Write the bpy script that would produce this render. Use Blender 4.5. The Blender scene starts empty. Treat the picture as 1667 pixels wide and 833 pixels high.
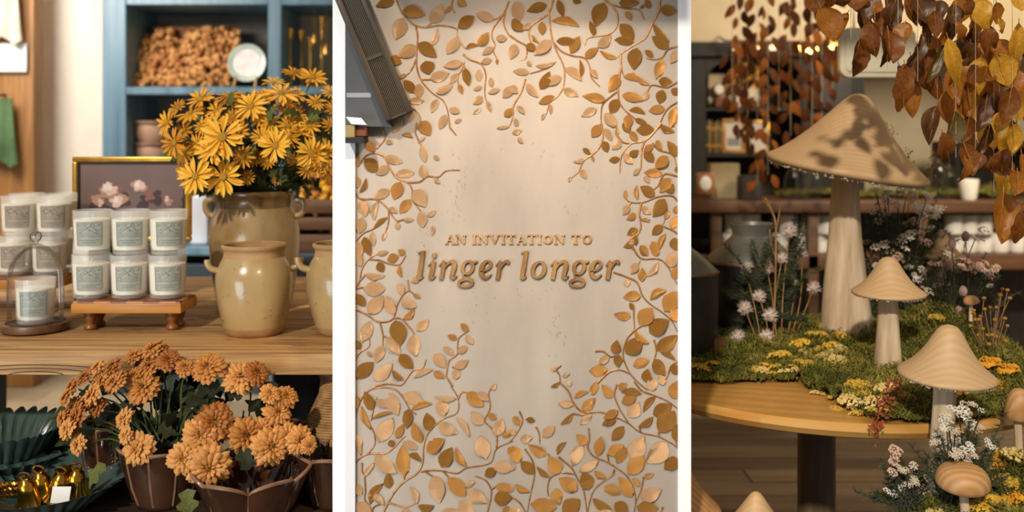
import bpy, bmesh, math, random
from mathutils import Matrix, Vector, noise
R = random.Random(7)
SC = bpy.context.scene
COL = SC.collection
PI = math.pi

# ---------------------------------------------------------------- camera, sky, sun, lamps, exposure
CAM_Z, F, HY = 1.2, 1500.0, 230.0
cam = bpy.data.objects.new('camera', bpy.data.cameras.new('camera'))
COL.objects.link(cam)
cam.location = (0, 0, CAM_Z)
cam.rotation_euler = (PI/2, 0, 0)
cam.data.sensor_width = 36
cam.data.lens = F/1667*36
cam.data.shift_y = -(416.5-HY)/1667
cam.data.clip_start = 0.05
cam.data.dof.use_dof = True
cam.data.dof.focus_distance = 1.74
cam.data.dof.aperture_fstop = 2.6
SC.camera = cam
SC.view_settings.view_transform = 'Standard'
SC.view_settings.look = 'None'
SC.view_settings.exposure = 0.0
SC.view_settings.gamma = 1.0
SC.view_settings.use_curve_mapping = False
SC.cycles.use_denoising = True
SC.cycles.max_bounces = 8
SC.cycles.transparent_max_bounces = 24
SC.cycles.caustics_reflective = False
SC.cycles.caustics_refractive = False

w = bpy.data.worlds.new('daylight'); SC.world = w; w.use_nodes = True
bg = w.node_tree.nodes['Background']
bg.inputs[0].default_value = (0.97, 0.95, 0.93, 1); bg.inputs[1].default_value = 0.27

def lamp(name, kind, loc, target, energy, color, size=0.3, size_y=None, spot=None):
    d = bpy.data.lights.new(name, kind); d.energy = energy; d.color = color
    if kind == 'AREA':
        d.size = size
        if size_y: d.shape = 'RECTANGLE'; d.size_y = size_y
    elif kind == 'SUN': d.angle = size
    else:
        d.shadow_soft_size = size
        if spot: d.spot_size, d.spot_blend = spot
    o = bpy.data.objects.new(name, d); COL.objects.link(o); o.location = loc
    o.rotation_euler = (Vector(target)-Vector(loc)).to_track_quat('-Z', 'Y').to_euler()
    return o
lamp('sun', 'SUN', (-1.2, -2, 3.6), (0, 1.6, 1.0), 2.5, (1.0, 0.91, 0.78), math.radians(2.5))
lamp('spot_over_mural', 'SPOT', (0.02, 0.98, 1.585), (0.02, 1.6, 1.06), 24, (1.0, 0.76, 0.54), 0.03, spot=(math.radians(74), 1.0))
lamp('doorway_daylight', 'AREA', (-1.3, 0.4, 0.6), (0, 1.6, 0.85), 13, (0.74, 0.87, 1.0), 0.8)
lamp('fill_light_west', 'AREA', (-2.3, 3.0, 2.3), (-2.2, 4.7, 1.4), 54, (1.0, 0.93, 0.84), 0.8)  # added unseen area light, brightens the pale wall and blue bookcase
lamp('fill_light_east', 'AREA', (2.3, 3.0, 2.35), (2.3, 5.9, 1.3), 60, (1.0, 0.84, 0.62), 0.7)  # added unseen area light, brightens the back wall and counter
lamp('table_spot_east', 'SPOT', (1.3, 0.5, 2.6), (0.9, 2.1, 0.8), 25, (1.0, 0.78, 0.48), 0.12, spot=(math.radians(48), 0.6))  # unseen warm spot aimed down at the round table

# ---------------------------------------------------------------- materials
def rgb(h):
    c = [int(h[i:i+2], 16)/255 for i in (0, 2, 4)]
    return tuple(x/12.92 if x <= .04045 else ((x+.055)/1.055)**2.4 for x in c) + (1,)
def mat(name, c1, c2=None, rough=.5, metal=0., scale=8., stretch=(1, 1, 1), detail=4., bump=0., bscale=60., bstretch=None,
        kind='noise', c3=None, lo=.35, hi=.65, alpha=1., trans=0., coat=0., emit=0., sss=0., sheen=0., spec=.5, transl=0., dist=0., dsc=1.2):
    m = bpy.data.materials.new(name); m.use_nodes = True
    nt = m.node_tree; N, L = nt.nodes, nt.links
    p = N['Principled BSDF']
    p.inputs['Roughness'].default_value = rough; p.inputs['Metallic'].default_value = metal
    p.inputs['Alpha'].default_value = alpha; p.inputs['Transmission Weight'].default_value = trans
    p.inputs['Coat Weight'].default_value = coat; p.inputs['Specular IOR Level'].default_value = spec
    p.inputs['Sheen Weight'].default_value = sheen
    if sss: p.inputs['Subsurface Weight'].default_value = sss; p.inputs['Subsurface Scale'].default_value = .02
    a = rgb(c1); b = rgb(c2) if c2 else a
    tc = N.new('ShaderNodeTexCoord')
    def mapped(st, sc):
        mp = N.new('ShaderNodeMapping'); mp.inputs['Scale'].default_value = [s*sc for s in st]
        L.new(tc.outputs['Object'], mp.inputs[0]); return mp.outputs[0]
    if c2:
        v = mapped(stretch, scale)
        if kind == 'wave':
            t = N.new('ShaderNodeTexWave'); t.bands_direction = 'DIAGONAL'; t.inputs['Scale'].default_value = 1; t.inputs['Distortion'].default_value = dist or 6
            t.inputs['Detail'].default_value = detail; t.inputs['Detail Scale'].default_value = dsc; out = t.outputs['Fac']
        elif kind == 'rings':
            t = N.new('ShaderNodeTexWave'); t.wave_type = 'RINGS'; t.rings_direction = 'X'; t.inputs['Scale'].default_value = 1
            t.inputs['Distortion'].default_value = dist or 5; t.inputs['Detail'].default_value = detail; t.inputs['Detail Scale'].default_value = .8; out = t.outputs['Fac']
        elif kind == 'checker':
            t = N.new('ShaderNodeTexChecker'); t.inputs['Scale'].default_value = 1
            t.inputs['Color1'].default_value = (1, 1, 1, 1); t.inputs['Color2'].default_value = (0, 0, 0, 1); out = t.outputs['Fac']
        else:
            t = N.new('ShaderNodeTexNoise'); t.inputs['Scale'].default_value = 1; t.inputs['Detail'].default_value = detail; out = t.outputs['Fac']
        L.new(v, t.inputs['Vector'])
        r = N.new('ShaderNodeValToRGB'); e = r.color_ramp.elements
        e[0].position, e[0].color = lo, a; e[1].position, e[1].color = hi, b
        if c3: q = e.new((lo+hi)/2); q.color = rgb(c3)
        L.new(out, r.inputs[0]); L.new(r.outputs[0], p.inputs['Base Color']); colour = r.outputs[0]
    else:
        p.inputs['Base Color'].default_value = a; colour = None
    if bump:
        t2 = N.new('ShaderNodeTexNoise'); t2.inputs['Scale'].default_value = 1; t2.inputs['Detail'].default_value = 5
        L.new(mapped(bstretch or stretch, bscale), t2.inputs['Vector'])
        bn = N.new('ShaderNodeBump'); bn.inputs['Strength'].default_value = bump; bn.inputs['Distance'].default_value = .004
        L.new(t2.outputs['Fac'], bn.inputs['Height']); L.new(bn.outputs[0], p.inputs['Normal'])
    if emit:
        p.inputs['Emission Color'].default_value = a; p.inputs['Emission Strength'].default_value = emit
    if transl:
        tr = N.new('ShaderNodeBsdfTranslucent'); mx = N.new('ShaderNodeMixShader'); mx.inputs[0].default_value = transl
        tr.inputs[0].default_value = a
        if colour: L.new(colour, tr.inputs[0])
        L.new(p.outputs[0], mx.inputs[1]); L.new(tr.outputs[0], mx.inputs[2])
        L.new(mx.outputs[0], N['Material Output'].inputs[0])
    return m
def thin_glass(name, tint=(.97, .98, .98, 1), base=.02, k=.6):
    m = bpy.data.materials.new(name); m.use_nodes = True
    N, L = m.node_tree.nodes, m.node_tree.links
    t = N.new('ShaderNodeBsdfTransparent'); t.inputs[0].default_value = tint
    g = N.new('ShaderNodeBsdfGlossy'); g.inputs['Roughness'].default_value = .03
    fr = N.new('ShaderNodeLayerWeight'); fr.inputs[0].default_value = .18
    ad = N.new('ShaderNodeMath'); ad.operation = 'MULTIPLY_ADD'; ad.inputs[1].default_value = k; ad.inputs[2].default_value = base
    mx = N.new('ShaderNodeMixShader')
    L.new(fr.outputs['Fresnel'], ad.inputs[0]); L.new(ad.outputs[0], mx.inputs[0]); L.new(t.outputs[0], mx.inputs[1]); L.new(g.outputs[0], mx.inputs[2])
    L.new(mx.outputs[0], N['Material Output'].inputs[0])
    return m

# ---------------------------------------------------------------- mesh helpers
class MB:
    def __init__(s): s.v = []; s.f = []
    def add(s, vs, fs, M=None):
        n = len(s.v)
        s.v += [tuple(M @ Vector(v)) for v in vs] if M else [tuple(v) for v in vs]
        s.f += [tuple(i+n for i in f) for f in fs]
        return s
    def box(s, x0, x1, y0, y1, z0, z1, M=None):
        return s.add([(x0, y0, z0), (x1, y0, z0), (x1, y1, z0), (x0, y1, z0), (x0, y0, z1), (x1, y0, z1), (x1, y1, z1), (x0, y1, z1)],
                     [(3, 2, 1, 0), (4, 5, 6, 7), (0, 1, 5, 4), (1, 2, 6, 5), (2, 3, 7, 6), (3, 0, 4, 7)], M)
    def lathe(s, prof, n=32, M=None, fr=None):
        vs, fs, idx = [], [], []
        for r, z in prof:
            if r <= 1e-6: idx.append([len(vs)]*n); vs.append((0, 0, z))
            else:
                idx.append(list(range(len(vs), len(vs)+n)))
                for k in range(n):
                    a = 2*PI*k/n; q = r*(fr(a, z) if fr else 1)
                    vs.append((q*math.cos(a), q*math.sin(a), z))
        for i in range(len(prof)-1):
            for k in range(n):
                a, b, c, d = idx[i][k], idx[i][(k+1) % n], idx[i+1][(k+1) % n], idx[i+1][k]
                f = [a]
                for q in (b, c, d):
                    if q not in f: f.append(q)
                if len(f) > 2: fs.append(tuple(f))
        return s.add(vs, fs, M)
    def tube(s, pts, rad, n=6, caps=True, M=None, flat=1.):
        pts = [Vector(p) for p in pts]; m = len(pts)
        if not hasattr(rad, '__len__'): rad = [rad]*m
        vs, fs = [], []; u = None
        for i, p in enumerate(pts):
            d = (pts[min(i+1, m-1)]-pts[max(i-1, 0)])
            d = d.normalized() if d.length > 1e-9 else Vector((0, 0, 1))
            if u is None:
                u = d.orthogonal().normalized()
            else:
                u = (u-d*u.dot(d)); u = u.normalized() if u.length > 1e-6 else d.orthogonal().normalized()
            v = d.cross(u)
            for k in range(n):
                a = 2*PI*k/n
                vs.append(p+(u*math.cos(a)+v*math.sin(a)*flat)*rad[i])
        for i in range(m-1):
            for k in range(n):
                fs.append((i*n+k, i*n+(k+1) % n, (i+1)*n+(k+1) % n, (i+1)*n+k))
        if caps: fs += [tuple(range(n))[::-1], tuple(range((m-1)*n, m*n))]
        return s.add(vs, fs, M)
    def ball(s, c, r, n=8, m=5, sz=1.):
        prof = [(r*math.sin(PI*i/m), -r*sz*math.cos(PI*i/m)) for i in range(m+1)]
        prof[0] = (0, prof[0][1]); prof[-1] = (0, prof[-1][1])
        return s.lathe(prof, n, Matrix.Translation(c))
    def ico(s, c, r):
        t = (1+5**.5)/2; q = r/1.9
        V = [(-1, t, 0), (1, t, 0), (-1, -t, 0), (1, -t, 0), (0, -1, t), (0, 1, t), (0, -1, -t), (0, 1, -t), (t, 0, -1), (t, 0, 1), (-t, 0, -1), (-t, 0, 1)]
        Fc = [(0, 11, 5), (0, 5, 1), (0, 1, 7), (0, 7, 10), (0, 10, 11), (1, 5, 9), (5, 11, 4), (11, 10, 2), (10, 7, 6), (7, 1, 8), (3, 9, 4), (3, 4, 2), (3, 2, 6), (3, 6, 8), (3, 8, 9), (4, 9, 5), (2, 4, 11), (6, 2, 10), (8, 6, 7), (9, 8, 1)]
        return s.add([(c[0]+q*x, c[1]+q*y, c[2]+q*z) for x, y, z in V], Fc)
    def mesh(s, name, m=None, smooth=True, bevel=0., ang=40, seg=2):
        me = bpy.data.meshes.new(name); me.from_pydata(s.v, [], s.f)
        if bevel:
            b = bmesh.new(); b.from_mesh(me); bmesh.ops.remove_doubles(b, verts=b.verts, dist=1e-6)
            b.normal_update()
            es = [e for e in b.edges if len(e.link_faces) == 2 and e.calc_face_angle(0) > .5]
            bmesh.ops.bevel(b, geom=es, offset=bevel, segments=seg, affect='EDGES', profile=.5)
            b.to_mesh(me); b.free()
        if smooth:
            me.shade_smooth()
            me.set_sharp_from_angle(angle=math.radians(ang))
        me.validate(); me.update()
        if m: me.materials.append(m)
        return me
def obj(name, me, parent=None, M=None, loc=None, m=None):
    o = bpy.data.objects.new(name, me); COL.objects.link(o)
    if m and me and not me.materials: me.materials.append(m)
    if parent: o.parent = parent
    if M is not None: o.matrix_basis = M
    if loc is not None: o.location = loc
    return o
def tag(o, label, cat, group=None, kind=None):
    if label: o['label'] = label
    if cat: o['category'] = cat
    if group: o['group'] = group
    if kind: o['kind'] = kind
    return o
def thing(name, label, cat, loc=(0, 0, 0), group=None, rz=0, M=None):
    o = obj(name, None, loc=loc)
    if M is not None: o.matrix_basis = M
    else: o.rotation_euler[2] = rz
    return tag(o, label, cat, group)
def struct(name, me, parent=None):
    o = obj(name, me, parent)
    if not parent: o['kind'] = 'structure'
    return o
def dup(root, loc, rz=0, label=None, group=None):
    r = root.copy(); COL.objects.link(r); r.location = loc; r.rotation_euler[2] = rz
    if label: r['label'] = label
    if group: r['group'] = group
    for ch in list(root.children):
        c = ch.copy(); COL.objects.link(c); c.parent = r
        for g in list(ch.children):
            d = g.copy(); COL.objects.link(d); d.parent = c
    return r
def P(px, py, Y):   # a sight line of the photograph at depth Y -> point in the room
    return Vector(((px-833.5)*Y/F, Y, CAM_Z-(py-HY)*Y/F))
def basis(loc, yaxis, zhint, s=(1, 1, 1)):
    y = Vector(yaxis).normalized(); z = Vector(zhint); z = (z-y*z.dot(y))
    z = z.normalized() if z.length > 1e-6 else y.orthogonal().normalized()
    x = y.cross(z)
    return Matrix.Translation(loc) @ Matrix((x, y, z)).transposed().to_4x4() @ Matrix.Diagonal((*s, 1))
def smooth_line(pts, k=5):
    pts = [Vector(p) for p in pts]
    if len(pts) < 3: return pts
    q = [pts[0]*2-pts[1]]+pts+[pts[-1]*2-pts[-2]]; out = []
    for i in range(1, len(q)-2):
        for j in range(k):
            t = j/k; a, b, c, d = q[i-1], q[i], q[i+1], q[i+2]
            out.append(.5*((2*b)+(c-a)*t+(2*a-5*b+4*c-d)*t*t+(3*b-a-3*c+d)*t**3))
    return out+[pts[-1]]
def leaf_mesh(name, m, wid=.55, cup=.1, fold=.0, bend=0., droop=0., seg=7, cols=4, skirt=0., pw=.75, ex=.85, lobes=0, crinkle=0.):
    """unit leaf, base at 0, tip at +Y; wid = width / length"""
    b = MB(); vs = []; fs = []; nr = 2*cols+1
    for i in range(seg+1):
        t = i/seg
        hw = .5*wid*(math.sin(PI*min(1, t**pw))**ex if 0 < t < 1 else (.02 if t == 0 else .0))
        if lobes: hw = hw*(1+.45*math.sin(t*lobes*2*PI))
        cx = bend*math.sin(PI*t)
        for j in range(nr):
            u = (j/(nr-1))*2-1
            z = cup*(1-u*u)*math.sin(PI*t)+fold*abs(u)*math.sin(PI*t)-droop*t*t
            if crinkle: z += crinkle*noise.noise((u*1.7+wid*9, t*5, cup*50))
            vs.append((cx+u*hw, t, z))
    for i in range(seg):
        for j in range(nr-1):
            fs.append((i*nr+j, i*nr+j+1, (i+1)*nr+j+1, (i+1)*nr+j))
    if skirt:
        n0 = len(vs); ring = [i*nr for i in range(seg+1)]+[i*nr+nr-1 for i in range(seg, -1, -1)]
        for i in ring: x, y, z = vs[i]; vs.append((x, y, z-skirt))
        k = len(ring)
        for i in range(k): fs.append((ring[i], ring[(i+1) % k], n0+(i+1) % k, n0+i))
    b.add(vs, fs)
    return b.mesh(name, m, ang=50)
def wood(name, a, b, axis='x', scale=1., rough=.55, bump=.25, c3=None):
    st = {'x': (1.2, 22, 22), 'y': (22, 1.2, 22), 'z': (22, 22, 1.2)}[axis]
    return mat(name, a, b, rough=rough, scale=2.2*scale, stretch=st, detail=6, bump=bump, bscale=6*scale, c3=c3, lo=.3, hi=.7)
# ---------------------------------------------------------------- the room: pier in the middle, a bay on either side
m_white = mat('white_paint', 'FFFFFF', rough=.6)
m_cream = mat('cream_plaster', 'F4ECE0', 'EADFCE', scale=3, rough=.8, bump=.1)
m_cream2 = mat('warm_plaster', 'E2D4B8', 'D4C4A4', scale=3, rough=.8, bump=.1)
m_dark = mat('dark_stain', '15120F', '231C17', scale=4, rough=.6)
PY = 1.6
mb = MB()
for name, x0, x1, y0, y1, z0, z1, m in [
    ('wall_left', -3.3, -3.2, 1.7, 4.9, 0, 2.6, m_cream), ('wall_right', 3.9, 4.0, 1.7, 6.5, 0, 2.6, m_cream2),
    ('wall_back', -3.3, -.2, 4.8, 4.9, 0, 2.6, m_cream), ('wall_back', .2, 4.0, 6.3, 6.4, 0, 2.6, m_cream2),
    ('wall_middle', -.2, .2, 1.66, 6.4, 0, 2.6, m_cream2),
    ('ceiling', -3.3, -.2, 1.9, 4.9, 2.6, 2.7, m_cream), ('ceiling', .2, 4.0, 2.4, 6.5, 2.6, 2.7, m_cream2)]:
    struct(name, MB().box(x0, x1, y0, y1, z0, z1).mesh(name, m, smooth=False))
# floor: pale boards in the west bay, dark boards in the east bay
m_pale = [wood('pale_board_%d' % i, a, b, 'x', .5, .5, .1) for i, (a, b) in enumerate([('86765E', '9C8C74'), ('8E7E66', 'A4947C'), ('7E6E58', '94846C')])]
m_darkb = [wood('dark_board_%d' % i, a, b, 'x', .5, .45, .2) for i, (a, b) in enumerate([('54453A', '75644F'), ('443730', '66543F'), ('655444', '84725C')])]
m_sub = mat('subfloor', '14100C', rough=.9)
def boards(x0, x1, y0, y1, wd, ln, mats, parent):
    data = {}
    y = y0; r = 0
    while y < y1-.01:
        x = x0-(r*.61 % 1)*ln
        while x < x1:
            a, b_ = max(x, x0), min(x+ln, x1)
            if b_-a > .08:
                key = (round(b_-a, 2), (r*7+int(x*3)) % 3)
                if key not in data: data[key] = MB().box(-(b_-a)/2+.002, (b_-a)/2-.002, -wd/2+.003, wd/2-.003, -.02, 0).mesh('plank', mats[key[1]], bevel=.002, seg=1)
                obj('plank', data[key], parent, loc=((a+b_)/2, y+wd/2, R.uniform(-.0015, 0)))
            x += ln
        y += wd; r += 1
fl = struct('floor', MB().box(-3.3, -.2, -.5, 4.9, -.06, -.021).mesh('floor', m_sub, smooth=False))
boards(-3.3, -.2, 3.0, 4.8, .18, 1.5, m_pale, fl)
fr_ = struct('floor', MB().box(-.2, 4.0, -.5, 6.4, -.06, -.021).mesh('floor', m_sub, smooth=False))
boards(.2, 3.9, 2.5, 6.3, .125, 1.9, m_darkb, fr_)

# the pier: mural panel between two white edge trims
m_plaster = mat('mural_plaster', '9E9285', 'B3A799', scale=3.2, stretch=(2.2, 1, .8), detail=8, rough=.72, bump=.25, bscale=24, bstretch=(1.4, 1, .6), c3='A99D8F', lo=.36, hi=.64)
xl, xr = (562-833.5)*PY/F, (1104-833.5)*PY/F
pier = struct('wall_pier', MB().box(xl-.012, xr+.012, PY, PY+.06, 0, 2.6).mesh('wall_pier', m_plaster, smooth=False))
tx = [(541.5, 562), (1104, 1125)]
struct('wall_header_or_shade', MB().box(-.29, .2, 1.27, 1.6, 1.64, 2.6).mesh('wall_header_or_shade', m_cream2, smooth=False))  # added block above the view, keeps sun off the top of the mural
for i, (a, b_) in enumerate(tx):
    struct('trim_%d' % (i+1), MB().box((a-833.5)*1.594/F, (b_-833.5)*1.594/F, 1.594, 1.66, 0, 2.6).mesh('trim', m_white, smooth=False))
# small dents and trowel scars in the plaster
m_scar = mat('plaster_scar', '9A8D7E', '84786A', scale=60, rough=.85)
sc = MB()
for (cx, cy, sx, sy, n) in [(745, 315, 14, 45, 46), (775, 260, 30, 30, 10), (905, 540, 14, 25, 24), (850, 470, 60, 30, 14), (770, 500, 60, 40, 16), (925, 345, 20, 16, 8), (955, 300, 30, 20, 8), (690, 380, 12, 30, 14), (640, 560, 30, 60, 14), (870, 250, 40, 40, 10)]:
    for k in range(n):
        p = P(R.gauss(cx, sx*.6), R.gauss(cy, sy*.6), PY); a = R.uniform(.7, 2.2); l = R.uniform(.0008, .0035); t = R.uniform(.0003, .0008)
        d = Vector((math.cos(a), 0, math.sin(a)))*l; e = Vector((-math.sin(a), 0, math.cos(a)))*t
        y = Vector((0, -.0004, 0))
        sc.add([p-d+y, p+e+y, p+d+y, p-e+y], [(0, 1, 2, 3)])
obj('trowel_scars', sc.mesh('trowel_scars', m_scar, smooth=False), pier)['kind'] = 'stuff'

# ================================================================ WEST BAY
m_oak = wood('old_oak', '7A552E', 'D4AC72', 'x', 1., .6, .7, c3='B48852')
m_oak2 = wood('old_oak_dark', '6A4826', 'BC945E', 'x', 1., .6, .7)
m_oakz = wood('oak_upright', '7E5428', 'AC7A42', 'z', 1., .55, .2)
m_blk = wood('blackened_wood', '17130F', '2A231C', 'z', 1., .5, .1)
# ---- display table
TZ = .786
t = thing('display_table', 'heavy weathered plank table carrying the candles and stoneware crocks', 'table', (-.95, 2.3, 0))
for i, (y0, y1) in enumerate([(-.5, -.27), (-.266, .0), (.004, .26), (.264, .52)]):
    obj('plank', MB().box(-.85, .62, y0, y1, TZ-.043, TZ-(.0, .001, .0015, .0)[i]).mesh('plank', (m_oak, m_oak2)[i % 2], bevel=.004), t)
m_knot = mat('knot', '3A2412', '5A3A1E', scale=60, rough=.7)
kn = MB()   # growth-ring lines and cracks in the sawn front edge
for cx, n, w_, h in [(-.72, 4, .12, .030), (-.50, 3, .2, .022), (.33, 4, .09, .03), (.02, 3, .16, .02)]:
    for k in range(n):
        s = (k+1)/n
        pts = [(cx+w_*s*math.cos(PI*j/14), -.5005, TZ-.042+h*s*math.sin(PI*j/14)) for j in range(15)]
        kn.tube(pts, .0009, 4)
for k in range(70):
    x = R.uniform(-.8, .6); y = R.uniform(-.47, .1); l = R.uniform(.02, .09)
    kn.tube([(x, y, TZ), (x+l*.5, y+R.uniform(-.003, .003), TZ+.0002), (x+l, y+R.uniform(-.004, .004), TZ)], [.0004, .0009, .0003], 4, flat=.4)
obj('grain_crack', kn.mesh('grain_crack', m_knot), t)['kind'] = 'stuff'
for x0, x1 in ((-.66, -.54), (.42, .55)):
    obj('leg', MB().box(x0, x1, -.25, -.13, .0, TZ-.043).mesh('leg', m_blk, bevel=.004), t)
    obj('leg', MB().box(x0, x1, .3, .42, .0, TZ-.043).mesh('leg', m_blk, bevel=.004), t)

# ---- candles
m_frost = mat('frosted_glass', 'F6F4EC', rough=.32, alpha=.24, coat=.3)
m_wax = mat('wax', 'FAF0D8', rough=.5, sss=.15)
m_sage = mat('sage_label', 'ACADA0', '9A9C90', scale=55, detail=6, rough=.7)
m_taupe = mat('taupe_label', 'AFA391', '9C907E', scale=55, detail=6, rough=.7)
m_ink = mat('sage_ink', '7C877E', rough=.8)
m_ink2 = mat('taupe_ink', '80766A', rough=.8)
JR, JH = .0415, .098
jar = MB().lathe([(0, 0), (.033, 0), (.0365, .003), (.0385, .02), (JR, JH-.001), (JR-.0008, JH), (JR-.002, JH-.001), (.0365, .02), (.0345, .0105), (0, .0105)], 40).mesh('jar', m_frost)
wax = MB().lathe([(0, .0112), (.0343, .0112), (.0362, .02), (.0385, .077), (.0345, .0785), (.02, .0765), (0, .077)], 32).mesh('wax', m_wax)
wick = MB().tube([(0, 0, .076), (.0005, 0, .083), (.002, 0, .088)], .0009, 5).mesh('wick', mat('wick', 'E8DDC0', rough=.9))
def on_jar(a, z, lift=.0006):
    r = .0372+(z-.02)/.078*.0036+lift+.0012
    return (r*math.sin(a), -r*math.cos(a), z)
lab = MB(); n = 14
for k in range(n+1):
    a = -.72+1.44*k/n
    lab.v += [on_jar(a, .021), on_jar(a, .074)]
lab.f = [(2*k, 2*k+2, 2*k+3, 2*k+1) for k in range(n)]
def ink_mesh(name, m):
    b = MB()
    def line(p, r=.0004):
        q = []
        for (x0, z0), (x1, z1) in zip(p, p[1:]):
            for j in range(4): q.append((x0+(x1-x0)*j/4, z0+(z1-z0)*j/4))
        q.append(p[-1]); b.tube([on_jar(x, z, .0008) for x, z in q], r, 4)
    for r in (.66,): line([(-r, .024), (r, .024), (r, .071), (-r, .071), (-r, .024)], .0003)
    line([(-.5, .05), (-.12, .06), (.3, .05), (.5, .047)], .0006); line([(-.12, .06), (.12, .066), (.42, .052)], .0006)
    for i in range(9): line([(-.4+i*.1, .042), (-.4+i*.1, .050)], .0004)
    line([(-.58, .042), (.6, .041)], .0006); line([(.02, .052), (.02, .058)], .0008)
    for k in range(34):   # trees and hedge scribble beside the house
        x = R.choice([R.uniform(-.6, -.3), R.uniform(.25, .6), R.uniform(-.3, .3)]); z = R.uniform(.052, .069) if abs(x) > .25 else R.uniform(.062, .07)
        line([(x, z), (x+R.uniform(-.06, .06), z+R.uniform(-.002, .003)), (x+R.uniform(-.06, .06), z+R.uniform(-.003, .003))], .0004)
    for z, g in ((.0335, .5), (.0285, .36)):
        x = -g
        while x < g: line([(x, z), (x+.045, z)], .0007); x += R.uniform(.06, .09)
    return b.mesh(name, m)
lab_s, lab_t = lab.mesh('label', m_sage), None
lab_t = lab_s.copy(); lab_t.materials.clear(); lab_t.materials.append(m_taupe)
ink_s, ink_t = ink_mesh('label_print', m_ink), ink_mesh('label_print', m_ink2)
def candle(loc, label, group=None, taupe=False, s=1., rz=0.):
    t = thing('jar_candle', label, 'candle', loc, group, rz); t.scale = (s, s, s)
    obj('jar', jar, t); obj('wax', wax, t); obj('wick', wick, t)
    l = obj('label', lab_t if taupe else lab_s, t); obj('label_print', ink_t if taupe else ink_s, l)
    return t
m_end = mat('end_grain_checker', 'B5732E', '7C3F1A', kind='checker', scale=28, stretch=(1, 1, 0), rough=.4, coat=.3)
m_maple = wood('maple_edge', 'A86A22', 'C98C3C', 'x', 1.4, .4, .1)
m_walnut = wood('turned_walnut', '6A3A18', '8F5728', 'z', 1., .35, .1)
def riser(name, label, loc, wd, dp, h, th=.026):
    t = thing(name, label, 'riser', loc)
    obj('board', MB().box(-wd/2, wd/2, -dp/2, dp/2, h-th, h-.004).mesh('board', m_maple, bevel=.003), t)
    e = MB().box(-wd/2+.003, wd/2-.003, -dp/2+.003, dp/2-.003, h-.006, h).mesh('end_grain_inlay', m_end, bevel=.001, seg=1)
    obj('end_grain_inlay', e, t)
    lg = MB().lathe([(0, 0), (.011, 0), (.0135, .004), (.0125, .009), (.0085, .013), (.0085, .016), (.0105, .02), (.013, .027), (.0125, .033), (.016, .035), (.016, h-th), (0, h-th)], 20).mesh('foot', m_walnut)
    for sx in (-1, 1):
        for sy in (-1, 1): obj('foot', lg, t, loc=(sx*(wd/2-.03), sy*(dp/2-.03), 0))
    return t
RX = -.8385
riser('wooden_riser', 'checkered wooden riser on turned feet under six sage candles', (RX, 2.052, TZ), .240, .104, .066)
ord_ = ['first', 'second', 'third']
for k, px in enumerate((149, 211, 273)):
    x = P(px, 0, 2.055).x
    candle((x, 2.055, TZ+.066), 'sage label candle, %s from the glass dome in the lower tier on the checkered riser' % ord_[k], 'sage label candles stacked on the riser', rz=.30+.03*k)
    candle((x+.002, 2.055, TZ+.066+JH), 'sage label candle, %s from the glass dome in the upper tier on the checkered riser' % ord_[k], 'sage label candles stacked on the riser', rz=.24+.07*k)
riser('wooden_riser', 'wooden riser behind the glass dome, holding taupe label candles', (P(20, 0, 2.3).x, 2.32, TZ), .30, .22, .085)
for k, (px, Y, dz, tx_) in enumerate([(24, 2.28, 0, 'lower tier'), (81, 2.28, 0, 'lower tier'), (31, 2.28, 1, 'upper tier'), (88, 2.28, 1, 'upper tier'), (38, 2.38, 0, 'lower tier'), (92, 2.38, 0, 'lower tier'), (44, 2.38, 1, 'upper tier'), (98, 2.38, 1, 'upper tier')]):
    candle((P(px, 0, Y).x, Y, TZ+.085+dz*JH), 'taupe candle behind the dome, %s, %s row, %s' % (tx_, 'front' if Y < 2.3 else 'rear', 'at the picture edge' if k % 2 == 0 else 'beside the gold frame'), 'taupe label candles behind the dome', True, rz=.35)

# ---- cloche with candle
m_glass = thin_glass('clear_glass')
cx = P(58, 0, 2.02).x
t = thing('wooden_cloche_base', 'round dark wooden base under the glass dome', 'base', (cx, 2.02, TZ))
t.name = 'cloche_stand'; t['label'] = 'round dark wooden stand beneath the clear glass dome'; t['category'] = 'stand'
obj('disc', MB().lathe([(0, 0), (.062, 0), (.069, .004), (.070, .012), (.067, .018), (.06, .019), (.058, .016), (0, .016)], 48).mesh('disc', wood('dark_walnut', '3E2817', '6B4728', 'x', 1., .4, .1)), t)
d = thing('glass_cloche', 'clear glass dome with ball knob over one sage candle', 'cloche', (cx, 2.02, TZ+.0165))
prof = [(.0565, 0), (.0568, .06), (.0562, .1), (.052, .128), (.042, .150), (.026, .165), (.010, .1725), (0, .174)]
obj('dome', MB().lathe(prof, 48).mesh('dome', m_glass), d)
obj('dome_rim', MB().lathe([(.0572, .0), (.058, .002), (.0572, .004), (.056, .002), (.0572, 0)], 48).mesh('dome_rim', m_glass), d)
k_ = obj('knob', MB().lathe([(0, .172), (.006, .173), (.005, .178), (.009, .181), (.0125, .188), (.0115, .195), (.006, .200), (0, .2015)], 24).mesh('knob', thin_glass('knob_glass', (.9, .9, .88, 1), .12, .9)), d)
candle((cx, 2.02, TZ+.0168), 'sage label candle standing under the glass dome', s=1.0, rz=.34)

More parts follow.
